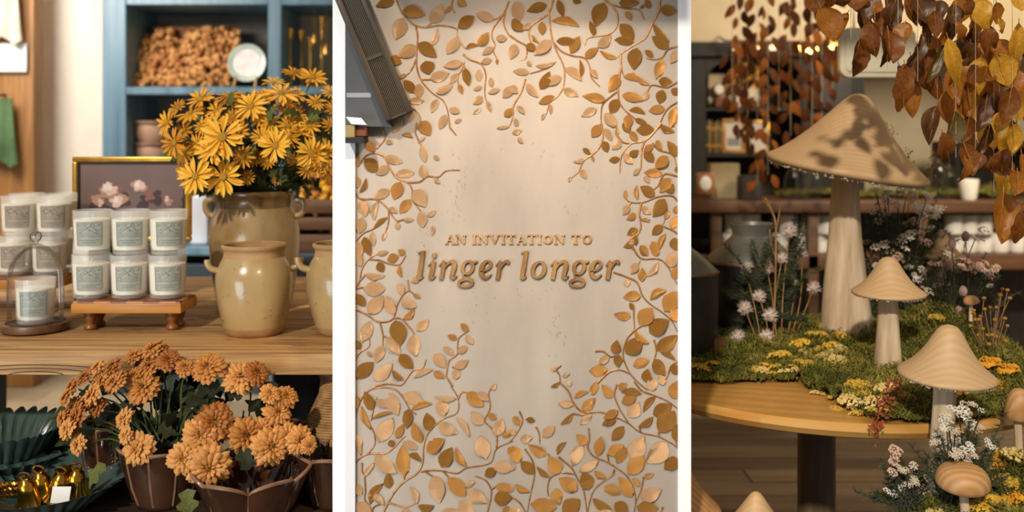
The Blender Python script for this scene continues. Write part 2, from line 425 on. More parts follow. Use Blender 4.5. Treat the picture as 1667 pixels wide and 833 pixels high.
# ---- stoneware crocks
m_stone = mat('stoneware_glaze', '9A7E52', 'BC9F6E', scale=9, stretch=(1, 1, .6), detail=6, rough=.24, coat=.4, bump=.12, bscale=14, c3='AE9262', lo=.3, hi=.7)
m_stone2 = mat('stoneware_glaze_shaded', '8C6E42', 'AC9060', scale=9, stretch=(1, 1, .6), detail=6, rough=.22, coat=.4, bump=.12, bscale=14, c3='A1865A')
m_clay = mat('bare_clay', '9A7448', 'B48E60', scale=20, rough=.6, bump=.2, bscale=50)
m_crack = mat('glaze_crack', '4A3520', rough=.7)
def crock(label, loc, h, rmax, rrim, rbase, glaze, handle_z, hr, neck=True, rz=0):
    t = thing('stoneware_crock', label, 'crock', loc, rz=rz)
    prof = [(0, 0), (rbase*.93, 0), (rbase, .004), (rbase*1.05, .04*h), (rbase*1.10, .10*h)]
    body = [(rbase*1.10, .10*h)]
    for i in range(1, 13):
        u = i/12
        r = rbase*1.10+(rmax-rbase*1.10)*math.sin(PI/2*min(1, u*1.45)) if u < .69 else rmax-(rmax-rrim*.97)*((u-.69)/.31)**1.7
        body.append((r, (.10+.76*u)*h))
    top = [(rrim*.97, .86*h), (rrim*.955, .90*h), (rrim*.96, .935*h), (rrim*1.0, .95*h), (rrim*1.03, .965*h), (rrim*1.03, .985*h), (rrim*.99, 1*h), (rrim*.94, .99*h), (rrim*.92, .95*h), (rrim*.93, .85*h)]
    fr = lambda a, z: 1+.006*math.sin(3*a+z*20)+.004*math.sin(5*a+1+z*33)
    obj('body', MB().lathe(body+[(rrim*.97, .86*h)], 48, fr=fr).mesh('body', glaze), t)
    obj('foot', MB().lathe(prof, 48, fr=fr).mesh('foot', m_clay), t)
    obj('rim', MB().lathe(top, 48, fr=fr).mesh('rim', m_clay if neck else mat('dark_glaze_drip', '5E4424', '8A6A3C', scale=18, stretch=(1, 1, .4), rough=.25, coat=.4)), t)
    obj('interior', MB().lathe([(rrim*.93, .85*h), (rmax*.95, .6*h), (rbase, .06*h), (0, .05*h)], 32).mesh('interior', mat('crock_interior', '8C8268', rough=.5)), t)
    for s in (-1, 1):
        pts = [(s*rmax*.93, 0, handle_z*h-.10*h*hr), (s*(rmax+.010*hr), 0, handle_z*h-.07*h*hr), (s*(rmax+.019*hr), 0, handle_z*h+.0*h), (s*(rmax+.019*hr), 0, handle_z*h+.055*h*hr)]
        if not neck: pts = [(s*rmax*.93, 0, handle_z*h-.075*h), (s*(rmax+.004), 0, handle_z*h-.06*h), (s*(rmax+.012), 0, handle_z*h-.01*h), (s*(rmax+.010), 0, handle_z*h+.05*h), (s*rmax*.93, 0, handle_z*h+.062*h)]
        obj('handle', MB().tube(smooth_line(pts, 6), [.0085*hr]*19 if neck else .0085, 10).mesh('handle', m_stone if neck else m_stone2), t)
    b = MB()
    for k in range(24):
        a = R.uniform(PI, 2*PI); z = R.uniform(.15, .85)*h
        u = (z/h-.10)/.76
        r0 = rbase*1.10+(rmax-rbase*1.10)*math.sin(PI/2*min(1, u*1.45)) if u < .69 else rmax-(rmax-rrim*.97)*((u-.69)/.31)**1.7
        l = R.uniform(.001, .005); g = R.uniform(-1, 1)
        b.tube([((r0+.0002)*math.cos(a+q*l/r0), (r0+.0002)*math.sin(a+q*l/r0), z+q*l*g+R.uniform(-.001, .001)) for q in (-1, -.4, .3, 1)], [.0001, .0004, .0003, .0001], 4)
    obj('glaze_cracks', b.mesh('glaze_cracks', m_crack), t)['kind'] = 'stuff'
    return t
crock('empty stoneware crock with two lug handles standing at the table edge before the flowers', (P(414, 0, 1.99).x, 1.99, TZ), .193, .0815, .0665, .060, m_stone, .79, .8, rz=.2)
crock('empty stoneware crock cut off by the white pier edge', (P(562, 0, 2.0).x, 2.0, TZ), .195, .0835, .0675, .060, m_stone, .79, .9, rz=.1)
BX = P(415, 0, 2.3).x
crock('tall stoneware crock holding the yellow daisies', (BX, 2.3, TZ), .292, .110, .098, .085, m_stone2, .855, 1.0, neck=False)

# ---- yellow daisies
m_pet = [mat('petal_%d' % i, a, b, scale=9, stretch=(3, .4, 1), rough=.6, transl=.18, lo=.3, hi=.7) for i, (a, b) in enumerate([('F6B422', 'FCCF52'), ('E9A41C', 'F5BF3E'), ('CC8614', 'E0A228')])]
m_eye = mat('daisy_eye', 'A9781A', 'C39428', scale=300, rough=.8, bump=.5, bscale=500)
m_green = [mat('green_leaf_%d' % i, a, b, scale=20, rough=.65, transl=.15, spec=.15) for i, (a, b) in enumerate([('353A18', '4A5024'), ('262C12', '363C1C'), ('5A6030', '6E7440')])]
m_stem = mat('green_stem', '3A4420', '54602E', scale=20, rough=.6)
petals = [[leaf_mesh('petal', m, wid=w_, cup=-.05, fold=.04, bend=bd, droop=dr, seg=5, cols=2, pw=1.35) for w_, bd, dr in ((.25, .0, .06), (.27, .03, .20), (.23, -.04, -.03))] for m in m_pet]
eye = MB().lathe([(0, -.05), (.16, -.03), (.19, .03), (.16, .075), (.08, .095), (0, .085)], 16).mesh('flower_eye', m_eye)
def joined(meshes_M, name, m):
    b = MB()
    for me, M in meshes_M: b.add([v.co for v in me.vertices], [tuple(p.vertices) for p in me.polygons], M)
    return b.mesh(name, m, ang=50)
def ring_M(k, n, tilt, ln, r0=.13, tw=0.):
    a = 2*PI*k/n
    return Matrix.Rotation(a, 4, 'Z') @ Matrix.Translation((0, r0, 0)) @ Matrix.Rotation(tilt, 4, 'X') @ Matrix.Rotation(tw, 4, 'Y') @ Matrix.Diagonal((ln, ln, ln, 1))
bq = thing('daisy_bouquet', 'bunch of yellow daisies with green leaves filling the tall crock', 'flowers', (BX, 2.3, TZ+.27))
O = Vector((BX, 2.3, TZ+.27))
FL = [(477,118,22),(509,126,24),(537,150,16),(371,156,26),(327,161,24),(408,173,30),(458,152,32),(310,185,27),(272,200,24),(284,232,27),(362,223,40),(346,243,30),(448,237,30),(507,250,28),(492,215,23),(480,188,22),(514,166,18),(396,254,21),(415,256,17),(530,250,26),(318,287,31),(363,288,34),(445,135,20),(462,174,22),(539,205,18),(426,192,20),(352,180,22),(300,212,20),(391,214,20),(470,225,20),(534,280,18),(500,275,18),(451,291,12),(380,190,20),(425,222,18),(330,205,18),(404,288,14),(300,250,20),(322,235,20),(300,272,22),(470,205,20),(440,200,20),(392,165,20),(350,200,22),(480,155,20),(430,160,22),(505,205,18),(520,265,22),(290,175,18),(480,262,16),(436,262,16),(545,180,20),(560,230,24),(555,270,22)]
st = MB()
for i, (px, py, r) in enumerate(FL):
    Y = 2.12+.07*(1-r/34)+max(0, (230-py))/100*.12+R.uniform(-.015, .015)
    if r < 18: Y += .03
    p = P(px, py, Y); rad = r*1.06*Y/F
    ax = (px-405)/150; az = (235-py)/110
    nrm = Vector((ax*.75+R.uniform(-.25, .25), -1.0+.25*abs(az), az*.75+R.uniform(-.1, .25)+.15)).normalized()
    if i in (10, 20, 21, 12): nrm = Vector((R.uniform(-.15, .15), -1, R.uniform(.05, .3))).normalized()
    if i in (0, 6, 3, 7, 14, 22): nrm = Vector((ax*.5, -.45, 1)).normalized()
    M = basis(p-O, nrm.orthogonal() if i % 2 else nrm.cross(Vector((.3, .1, 1))), nrm)
    M = M @ Matrix.Diagonal((rad, rad, rad, 1))
    mi = 0 if r >= 28 else (1 if py < 260 and i % 3 else 2)  # smaller flowers take darker petals, so the bouquet's shade is in their colour
    if i in (17, 18, 36): mi = 2
    fo = obj('flower', eye, bq, M=M)
    n = R.choice((13, 14, 15)); tl = R.uniform(-.05, .38)
    if r >= 23 and px < 541:
        for k in range(n):
            obj('petal', R.choice(petals[mi]), fo, M=ring_M(k+R.uniform(-.16, .16), n, tl+R.uniform(-.2, .22), R.uniform(.72, .92), tw=R.uniform(-.45, .45)))
        for k in range(0, n, 2):
            obj('petal', R.choice(petals[mi]), fo, M=Matrix.Translation((0, 0, -.05)) @ ring_M(k+.5, n, tl-.12, R.uniform(.75, .85), tw=R.uniform(-.3, .3)))
    else:
        obj('petals', joined([(R.choice(petals[mi]), ring_M(k, n, tl+R.uniform(-.15, .2), R.uniform(.75, .9))) for k in range(n)], 'petals', m_pet[mi]), fo)
    base = Vector((R.uniform(-.06, .06), R.uniform(-.05, .05), -.02))
    mid = (p-O)*.55+Vector((0, .03, .02)); tip = p-O-nrm*rad*.05
    obj('stem', MB().tube(smooth_line([base, mid, p-O-nrm*.03, tip], 4), .0016, 5).mesh('stem', m_stem), bq)
dleaf = [leaf_mesh('leaf', m, wid=.5, cup=.05, fold=.1, bend=.03, droop=.2, seg=12, cols=2, lobes=3) for m in m_green]
for k in range(150):
    a = R.uniform(0, 2*PI); q = R.uniform(.05, .92)**.6
    px, py = 415+130*q*math.cos(a), 238+78*q*math.sin(a)
    Y = R.uniform(2.17, 2.34)
    if k < 30: px, py, Y = R.uniform(340, 490), R.uniform(255, 312), R.uniform(2.16, 2.3)
    if 30 <= k < 44: px, py, Y = R.uniform(490, 541), R.uniform(185, 260), R.uniform(2.15, 2.3)
    p = P(px, py, Y)-O; d = Vector((p.x+R.gauss(0, .08), R.uniform(-.15, .02), p.z*.6+R.gauss(0, .07)))
    s = R.uniform(.03, .06)
    obj('leaf', dleaf[R.choice((0, 0, 1, 1, 2))], bq, M=basis(p, d, (R.uniform(-.5, .5), -1, R.uniform(.2, 1)), (s, s, s)))
core = MB()
for k in range(260):
    a, b_ = R.uniform(0, 2*PI), R.uniform(-.4, 1)
    d = Vector((math.cos(a)*R.uniform(.02, .17), math.sin(a)*R.uniform(.0, .07), .02+.16*R.random()))
    e = Vector((R.gauss(0, .02), R.gauss(0, .02), R.gauss(0, .02))); f_ = Vector((R.gauss(0, .008), R.gauss(0, .008), R.gauss(0, .008)))
    core.add([d-e, d+f_, d+e, d-f_], [(0, 1, 2, 3)])
obj('inner_foliage', core.mesh('inner_foliage', m_green[1]), bq)['kind'] = 'stuff'

# ---- gold framed still life
m_gold = mat('gilt_frame', 'B5812A', 'D6A545', scale=20, rough=.32, metal=.75)
m_canvas = mat('mauve_canvas', '6B5450', '7E6660', scale=5, rough=.6, detail=6)
FY = 2.47
a, b_ = P(120, 255, FY), P(311, 393, FY)
W, H = b_.x-a.x, a.z-b_.z
t = thing('framed_painting', 'gold framed still life of pale peonies on mauve behind the candles', 'painting', ((a.x+b_.x)/2, FY, b_.z))
fw = .014
def bar(x0, x1, z0, z1): return MB().box(x0, x1, -.012, .012, z0, z1)
for q in ((-W/2, W/2, H-fw, H), (-W/2, W/2, 0, fw), (-W/2, -W/2+fw, fw, H-fw), (W/2-fw, W/2, fw, H-fw)):
    obj('frame_bar', bar(*q).mesh('frame_bar', m_gold, bevel=.004), t)
for q in ((-W/2+fw, W/2-fw, H-fw-.004, H-fw), (-W/2+fw, -W/2+fw+.004, fw, H-fw-.004), (W/2-fw-.004, W/2-fw, fw, H-fw-.004)):
    obj('inner_slip', MB().box(q[0], q[1], -.008, .008, q[2], q[3]).mesh('inner_slip', m_dark, smooth=False), t)
cv = obj('canvas', MB().box(-W/2+fw, W/2-fw, -.003, .009, fw, H-fw).mesh('canvas', m_canvas, smooth=False), t)
def paint(name, blobs, m, lift):
    b = MB()
    for (px, py, r, n) in blobs:
        b = MB(); lift += .00003
        c = P(px, py, FY)-t.location
        for k in range(n):
            a_ = R.uniform(0, 2*PI); q = r*R.uniform(0, .75)*FY/F; s = r*R.uniform(.3, .55)*FY/F; an = R.uniform(0, 2*PI)
            x, z = c.x+q*math.cos(a_), c.z+q*math.sin(a_)
            b.add([(x+s*math.cos(an+2*PI*j/9)*(1+.15*math.sin(3*j)), -.0031-lift-k*.000004, z+s*.75*math.sin(an+2*PI*j/9)) for j in range(9)], [tuple(range(9))])
        obj(name, b.mesh(name, m, smooth=False), cv)
pk = [mat('paint_%d' % i, c, rough=.7) for i, c in enumerate(('4A3834', 'B98C7C', 'DDBFB0', 'EFDCD0', '8B5F58', '54503C'))]
paint('painted_leaves', [(200, 325, 14, 14), (255, 322, 14, 14), (235, 330, 14, 10), (300, 330, 9, 8), (165, 345, 30, 14)], pk[0], .0002)
paint('painted_shade', [(155, 322, 10, 10), (195, 308, 11, 12), (245, 318, 12, 12), (270, 325, 9, 9)], pk[4], .0005)
paint('painted_petals', [(178, 312, 15, 22), (200, 322, 12, 16), (160, 325, 11, 14), (228, 303, 13, 16), (275, 327, 8, 8)], pk[1], .0008)
paint('painted_petals', [(180, 308, 13, 20), (190, 328, 12, 16), (166, 330, 8, 10), (228, 301, 10, 12), (272, 325, 6, 6)], pk[2], .0011)
paint('painted_petals', [(176, 303, 8, 10), (190, 326, 7, 9), (224, 299, 6, 7)], pk[3], .0014)
t = thing('display_block', 'plain wooden block propping up the gold framed painting', 'block', ((a.x+b_.x)/2, FY+.01, TZ))
obj('block', MB().box(-.10, .10, -.05, .05, 0, b_.z-TZ).mesh('block', m_blk, bevel=.003), t)

# ---- west back wall: upright, towels, notice, bookcase
BY = 4.7
def slab(name, px0, px1, py0, py1, Y, dp, m, bevel=.003, parent=None, zb=None):
    p0, p1 = P(px0, py0, Y), P(px1, py1, Y)
    z0 = p1.z if zb is None else zb
    return obj(name, MB().box(p0.x, p1.x, Y, Y+dp, z0, p0.z).mesh(name, m, bevel=bevel), parent)
o = obj('wooden_post', MB().box(P(-60, 0, 4.5).x, P(55, 0, 4.5).x, 4.5, 4.6, 0, 2.598).mesh('wooden_post', m_oakz, bevel=.006))
tag(o, 'broad reddish wooden upright against the pale wall with towels hung on it', 'post')
o = slab('notice', -20, 43, 70, 117, 4.47, .008, mat('notice_paper', 'DDE2E6', rough=.5), .001); tag(o, 'pale blank notice fixed to the wooden post', 'notice')
def towel(name, px0, px1, py0, py1, m, label):
    p0, p1 = P(px0, py0, 4.42), P(px1, py1, 4.42)
    b = MB(); nx, nz = 30, 14; vs = []
    for side in (0, 1):
        for i in range(nz+1):
            for j in range(nx+1):
                u, v = j/nx, i/nz
                x = p0.x+(p1.x-p0.x)*(.5+(u-.5)*(.75+.25*v)); z = p0.z+(p1.z-p0.z)*v-.02*math.sin(u*PI*3)*v
                y = 4.42+side*.012+.018*math.sin(u*17+v*2)*(.4+.6*v)
                vs.append((x, y, z))
    k = nx+1; fs = []
    for s in (0, 1):
        o_ = s*(nz+1)*k
        fs += [(o_+i*k+j, o_+i*k+j+1, o_+(i+1)*k+j+1, o_+(i+1)*k+j) for i in range(nz) for j in range(nx)]
    q = (nz+1)*k
    fs += [(i*k+e, (i+1)*k+e, q+(i+1)*k+e, q+i*k+e) for e in (0, nx) for i in range(nz)]+[(e*k+j, e*k+j+1, q+e*k+j+1, q+e*k+j) for e in (0, nz) for j in range(nx)]
    o = obj(name, b.add(vs, fs).mesh(name, m)); tag(o, label, 'towel')
    hook = obj('hook', MB().tube([((p0.x+p1.x)/2, 4.5, p0.z+.02), ((p0.x+p1.x)/2, 4.43, p0.z+.015), ((p0.x+p1.x)/2, 4.42, p0.z+.04)], .006, 6).mesh('hook', m_dark), o)
towel('towel', -30, 34, -60, 66, mat('linen', 'CFC6B2', 'E2DAC8', scale=10, rough=.9), 'beige linen cloth hanging high on the wooden post')
towel('towel', -40, 28, 160, 266, mat('green_cloth', '48643E', '5E7A52', scale=8, rough=.9), 'green cloth hanging on the wooden post below the notice')

m_blue = wood('blue_paint', '4A687D', '668698', 'z', .6, .4, .05)
m_navy = mat('dark_blue_paint', '1E2A33', '2B3A45', scale=3, rough=.5)
m_backp = mat('bookcase_back', '6F6A60', '8A8478', scale=4, rough=.7)
bk = thing('bookcase', 'tall blue painted bookcase with open shelves behind the flowers', 'bookcase', (P(350, 0, 4.55).x, 4.55, 0))
bo = bk.location
def bpart(name, px0, px1, py0, py1, Y, dp, m, z0=None):
    p0, p1 = P(px0, py0, Y), P(px1, py1, Y)
    return obj(name, MB().box(p0.x-bo.x, p1.x-bo.x, Y-bo.y, Y-bo.y+dp, (p1.z if z0 is None else z0), p0.z).mesh(name, m, bevel=.004, seg=1), bk)
SY = 4.35
bpart('side_panel', 166, 205, -75, 0, SY, .4, m_blue, .06); bpart('upright', 436, 458, -75, 0, SY, .4, m_blue, .06)
bpart('side_panel', 640, 660, -75, 0, SY, .4, m_blue, .06)
bpart('back_panel', 190, 446, -75, 0, 4.74, .02, m_backp, .06); bpart('back_panel', 446, 655, -75, 0, 4.74, .02, mat('bookcase_back_pale', 'A89C88', 'C4B8A2', scale=4, rough=.7), .06)
for a_, b2 in ((205, 436), (458, 640)):
    bpart('shelf', a_, b2, -4, 8, SY, .39, m_blue); bpart('shelf', a_, b2, 141, 154, SY, .39, m_blue)
    bpart('shelf', a_, b2, 268, 280, SY, .39, m_blue); bpart('shelf', a_, b2, 402, 416, SY, .39, m_blue)
bpart('plinth', 170, 655, 560, 0, SY+.02, .36, m_navy, .0)
bpart('lower_door', 205, 436, 430, 0, SY+.005, .02, m_navy, .1)
# basket of dried flowers
SYs = 4.40
tz = P(0, 141, SY).z
p0, p1 = P(216, 0, 4.5), P(385, 0, 4.5)
bs = thing('flower_basket', 'wicker basket heaped with dried orange blossoms on the blue bookcase shelf', 'basket', ((p0.x+p1.x)/2, 4.55, tz))
m_wick = mat('wicker', '6B3C1A', '8C5A2C', scale=60, rough=.7, bump=.4, bscale=80)
Wb = p1.x-p0.x
obj('basket_back', MB().box(-Wb/2+.05, Wb/2-.02, .06, .09, 0, P(0, 38, 4.5).z-tz).mesh('basket_back', m_wick, bevel=.01), bs)
obj('basket_base', MB().box(-Wb/2+.02, Wb/2-.02, -.05, .08, 0, .03).mesh('basket_base', m_wick, bevel=.01), bs)
b = MB()
for k in range(900):
    u, v = R.random(), R.random()
    x = (u-.5)*Wb; top = (.30-.10*max(0, .25-u)*2-.06*(abs(u-.42) < .07))
    z = v*top*.97; y = -.08+.10*v+R.uniform(-.03, .03)
    b.ico((x, y, z+.01), R.uniform(.009, .019))
obj('dried_blossoms', b.mesh('dried_blossoms', mat('dried_blossom', '8E4E1E', 'DCA868', scale=22, rough=.9, lo=.3, hi=.7), ang=10), bs)['kind'] = 'stuff'
obj('price_tag', MB().box(-.035, .02, -.003, .003, -.035, .035, Matrix.Translation((-Wb/2+.0, -.12, .09)) @ Matrix.Rotation(.3, 4, 'Y')).mesh('price_tag', mat('tag_paper', 'F0EDE6', rough=.6)), bs)
# plate on an easel
pc = P(403, 103, 4.45)
pl = thing('plate', 'round plate with pale green rim leaning on an easel beside the basket', 'plate', pc)
M = Matrix.Rotation(PI/2-.12, 4, 'X')
obj('plate_rim', MB().lathe([(.068, .004), (.09, .012), (.092, .016), (.088, .016), (.067, .009)], 40, M).mesh('plate_rim', mat('celadon', '9DB0A4', 'B4C3B8', scale=20, rough=.25)), pl)
obj('plate_well', MB().lathe([(0, 0), (.068, .003), (.068, .009), (0, .005)], 40, M).mesh('plate_well', mat('plate_print', 'E9DDD8', 'CDBBC0', scale=25, rough=.3)), pl)
es = thing('plate_easel', 'small wooden easel holding the pale green rimmed plate', 'easel', (pc.x, 4.45, tz))
for s in (-1, 1):
    obj('easel_leg', MB().tube([(s*.05, -.05, 0), (s*.05, -.04, .03), (s*.045, .05, .12)], .006, 6).mesh('easel_leg', m_oak), es)
obj('easel_bar', MB().tube([(-.05, .03, .09), (.05, .03, .09)], .005, 6).mesh('easel_bar', m_oak), es)
# brass candle holders, east part of the shelf
m_brass = mat('brass', 'B98A3C', 'D2A85A', scale=30, rough=.28, metal=.9)
for i, (px, py) in enumerate(((472, 47), (490, 50), (505, 62), (524, 28))):
    Y = 4.5+.03*(i % 2); top = P(px, py, Y).z; h = top-tz
    t = thing('candle_holder', ['slender brass candle holder nearest the bookcase upright', 'second slender brass candle holder from the bookcase upright', 'third brass candle holder from the upright, lower than its neighbours', 'tallest brass candle holder, by the pale back of the bookcase'][i], 'candle holder', (P(px, 0, Y).x, Y, tz), 'brass candle holders on the bookcase shelf')
    obj('base', MB().lathe([(0, 0), (.03, 0), (.03, .005), (.01, .012), (0, .012)], 20).mesh('base', m_brass), t)
    obj('shaft', MB().lathe([(.004, .01), (.005, h*.4), (.008, h*.45), (.004, h*.5), (.004, h-.05)], 12).mesh('shaft', m_brass), t)
    obj('cup', MB().lathe([(0, h-.055), (.012, h-.05), (.018, h-.02), (.021, h), (.018, h), (.014, h-.03), (0, h-.045)], 16).mesh('cup', m_brass), t)
for i, (px, py, r) in enumerate(((531, 88, .016), (512, 70, .014))):
    o = obj('ornament_bell', MB().lathe([(0, .05), (.006, .048), (.012, .03), (r, .0), (r-.003, .0), (0, .02)], 16).mesh('ornament_bell', m_brass), loc=P(px, py, 4.5)); 
    tag(o, ['small brass bell hung by a wire above the third holder', 'small brass bell hung by a wire near the pale bookcase back'][1-i], 'bell')
    obj('wire', MB().tube([(0, 0, .045), (0, 0, P(0, 8, 4.5).z-P(0, py, 4.5).z)], .0015, 5).mesh('wire', m_brass), o)
# stacked pots one shelf down
tz2 = P(0, 268, SY).z
for i in range(2):
    z = tz2+i*.105
    o = obj('clay_pot', MB().lathe([(0, 0), (.07, 0), (.085, .03), (.088, .07), (.08, .09), (.095, .093), (.098, .104), (.09, .104), (.075, .09), (0, .02)], 32).mesh('clay_pot', mat('pink_clay', 'A07A64', 'B68F78', scale=10, rough=.7)), loc=(P(246, 0, 4.5).x, 4.52, z))
    tag(o, ['dusky pink clay pot at the bottom of a stack on the bookcase', 'dusky pink clay pot on top of another on the bookcase'][i], 'pot')
# white and blue things glimpsed between painting and crock
o = slab('ceramic_canister', 308, 338, 318, 398, 4.45, .1, mat('glossy_white', 'D8DCE6', rough=.15, coat=.6), .015); tag(o, 'glossy white canister on the lower shelf between painting and crock', 'canister')
# crate with orange flowers seen past the tall crock
CY = 3.3
p0, p1 = P(468, 0, CY), P(600, 0, CY)
cr = thing('wooden_crate', 'dark slatted wooden crate of orange flowers behind the tall crock', 'crate', ((p0.x+p1.x)/2, CY, P(0, 410, CY).z))
for y0, y1 in ((324, 347), (354, 374), (382, 410)):
    za, zb = P(0, y1, CY).z-cr.location.z, P(0, y0, CY).z-cr.location.z
    for yy in (0, .22):
        obj('slat', MB().box(-(p1.x-p0.x)/2, (p1.x-p0.x)/2, yy, yy+.015, za, zb).mesh('slat', wood('crate_wood', '4A3018', '6E4C2C', 'x', 1, .6, .2) if (y0, yy) == (324, 0) else bpy.data.materials['crate_wood'], bevel=.003), cr)
for s in (-1, 1):
    obj('post', MB().box(s*(p1.x-p0.x)/2-.012, s*(p1.x-p0.x)/2+.012, .016, .218, 0, P(0, 324, CY).z-cr.location.z).mesh('post', m_blk), cr)
b = MB()
for k in range(220): b.ico((R.uniform(-.13, .14), R.uniform(.03, .19), R.uniform(.15, .30)), R.uniform(.008, .02))
obj('orange_blossoms', b.mesh('orange_blossoms', mat('orange_blossom', '8A4A28', 'F0B83A', scale=18, rough=.8, lo=.42, hi=.58, detail=2), ang=10), cr)['kind'] = 'stuff'
st_ = thing('side_stand', 'low dark stand carrying the slatted crate of orange flowers', 'stand', (cr.location.x, CY+.11, 0))
obj('stand_top', MB().box(-.2, .2, -.16, .16, cr.location.z-.03, cr.location.z).mesh('stand_top', m_navy, bevel=.004), st_)
for sx in (-1, 1):
    for sy in (-1, 1): obj('leg', MB().box(sx*.17-.02, sx*.17+.02, sy*.13-.02, sy*.13+.02, 0, cr.location.z-.03).mesh('leg', m_navy), st_)

# ---- lower bench with bowls, bells, planters and mums
LZ = .52
t = thing('low_bench', 'low dark bench in front of the plank table carrying bowls and flower pots', 'bench', (-.9, 1.8, 0))
obj('bench_top', MB().box(-.9, .58, -.22, .2, LZ-.05, LZ).mesh('bench_top', wood('bench_wood', '2A1C12', '4A3422', 'x', 1, .55, .2), bevel=.005), t)
for x in (-.85, -.3, .5):
    for y in (-.18, .16): obj('leg', MB().box(x-.03, x+.03, y-.03, y+.03, 0, LZ-.05).mesh('leg', m_blk), t)
m_emer = mat('green_glaze', '2A3A34', '45574D', scale=12, rough=.22, coat=.5)
def fluted(label, loc, R1, h, nf, rz=0.):
    prof = [(0, .006), (.45, .004), (.5, 0), (.52, 0), (.6, .06*1), (.78, .55), (.93, .9), (1.0, 1.0), (1.015, 1.02), (.985, 1.0), (.90, .88), (.75, .55), (.58, .16), (.45, .12), (0, .12)]
    pr = [(r*R1, z*h) for r, z in prof]
    def fr(a, z): return 1+.11*(abs(math.cos(a*nf/2))-.5)*min(1, z/h*1.5)
    b = MB().lathe(pr, nf*8, fr=fr)
    b.v = [(x, y, z+.010*h/.05*(abs(math.cos(math.atan2(y, x)*nf/2))-.6)*max(0, z/h-.5)) for x, y, z in b.v]
    o = obj('fluted_bowl', b.mesh('fluted_bowl', m_emer, ang=60), loc=loc); o.rotation_euler[2] = rz
    return tag(o, label, 'bowl')
fluted('dark green fluted bowl at the bottom of the stacked pair', (P(16, 0, 1.88).x, 1.875, LZ), .122, .052, 30)
fluted('dark green fluted bowl nested on top of another near the bench back', (P(8, 0, 1.88).x, 1.87, LZ+.022), .119, .080, 30, .1)
fluted('wide shallow dark green fluted bowl with brass bells lying in it', (P(72, 0, 1.72).x, 1.72, LZ), .146, .052, 34, .05)
m_gold2 = mat('polished_brass', 'C8922C', 'E0B050', scale=30, rough=.18, metal=1.)
bell = MB().lathe([(0, .058), (.005, .057), (.0075, .052), (.012, .047), (.0145, .03), (.017, .012), (.022, .0), (.0205, -.001), (.015, .012), (.012, .03), (0, .045)], 28).mesh('bell', m_gold2)
loop = MB().tube([(.008*math.cos(2*PI*i/16), 0, .064+.008*math.sin(2*PI*i/16)) for i in range(17)], .002, 6).mesh('loop', m_gold2)
BLOC = [(125, 802, 1.70, .10, 'brass bell lying nearest the wide bowl fluted edge with a curled loop'), (96, 808, 1.69, .2, 'brass bell under the white paper tag'), (73, 806, 1.70, -.1, 'brass bell between the tag and the bowl centre'), (50, 818, 1.68, -.1, 'brass bell lowest in the wide bowl'), (110, 778, 1.75, .5, 'brass bell behind the others, rolled onto its side')]
for i, (px, py, Y, an, lb) in enumerate(BLOC):
    p = P(px, py, Y); p.z = max(p.z, LZ+.022)
    t = thing('brass_bell', lb, 'bell', p, 'brass bells in the wide green bowl')
    t.rotation_euler = (.25 if i < 4 else 1.5, an, 0)
    t.scale = (1.18, 1.18, .86); obj('bell', bell, t); obj('loop', loop, t)
rp = MB()
for s in range(3):
    q0 = P(-30, 795+s*8, 1.72+.01*s); q1 = P(100, 782+s*8, 1.72)
    for ph in (0, PI):
        rp.tube([q0.lerp(q1, k/60)+Vector((0, .003*math.cos(k*1.1+ph), .003*math.sin(k*1.1+ph)+.004*math.sin(k/60*PI))) for k in range(61)], .0032, 6)
o = obj('braided_rope', rp.mesh('braided_rope', m_gold2)); tag(o, 'twisted gold cords tied to the brass bells in the wide bowl', 'rope')
tgp = P(99, 805, 1.655)
o = obj('paper_tag', MB().box(-.016, .016, -.0006, .0006, -.014, .014).mesh('paper_tag', mat('tag_white', 'E9E4DC', rough=.7)), loc=tgp); o.rotation_euler = (-.3, .05, .1)
tag(o, 'white paper tag lying over the brass bells', 'tag')
# planters
m_brown = mat('brown_glaze', '2E1A10', '4A2C1C', scale=6, rough=.14, coat=.7)
m_rimc = mat('rim_glaze', '7A553E', '8F6A50', scale=30, rough=.3)
def planter(label, loc, R1, h, nl, deep=.10, rz=0, flare=1.):
    t = thing('scalloped_planter', label, 'planter', loc, rz=rz)
    def fr(a, z): return 1+deep*(abs(math.cos(a*nl/2))**.6-.6)*(.15+.85*(z/h)**1.5)
    pr = [(0, 0), (.6*R1, 0), (.66*R1, .01), (.82*R1, .4*h), (.93*R1, .75*h), (1.0*R1*flare, h)]
    pi = [(.97*R1*flare, h), (.88*R1, .75*h), (.7*R1, .3*h), (0, .25*h)]
    def wavy(b):
        b.v = [(x, y, z+.9*deep*R1*(abs(math.cos(math.atan2(y, x)*nl/2))**.6-.6)*max(0, z/h-.4)*1.6) for x, y, z in b.v]
        return b
    obj('body', wavy(MB().lathe(pr, nl*12, fr=fr)).mesh('body', m_brown, ang=70), t)
    obj('inside', wavy(MB().lathe(pi, nl*12, fr=fr)).mesh('inside', m_brown, ang=70), t)
    pts = [(R1*flare*.985*fr(2*PI*k/(nl*12), h)*math.cos(2*PI*k/(nl*12)), R1*flare*.985*fr(2*PI*k/(nl*12), h)*math.sin(2*PI*k/(nl*12)), h) for k in range(nl*12+1)]
    obj('rim', wavy(MB().tube(pts, .0032, 6)).mesh('rim', m_rimc), t)
    for k in range(nl):
        a = 2*PI*(k+.5)/nl; c, s = math.cos(a), math.sin(a)
        obj('rib', MB().tube([(r*1.0*fr(a, z)*c, r*1.0*fr(a, z)*s, z) for r, z in pr[2:]], .0022, 5).mesh('rib', m_rimc), t)
    return t
XA = P(268, 0, 1.74)
planter('brown glazed ribbed planter of the main orange mum plant', (XA.x, 1.74, LZ), .082, .112, 10, .05)
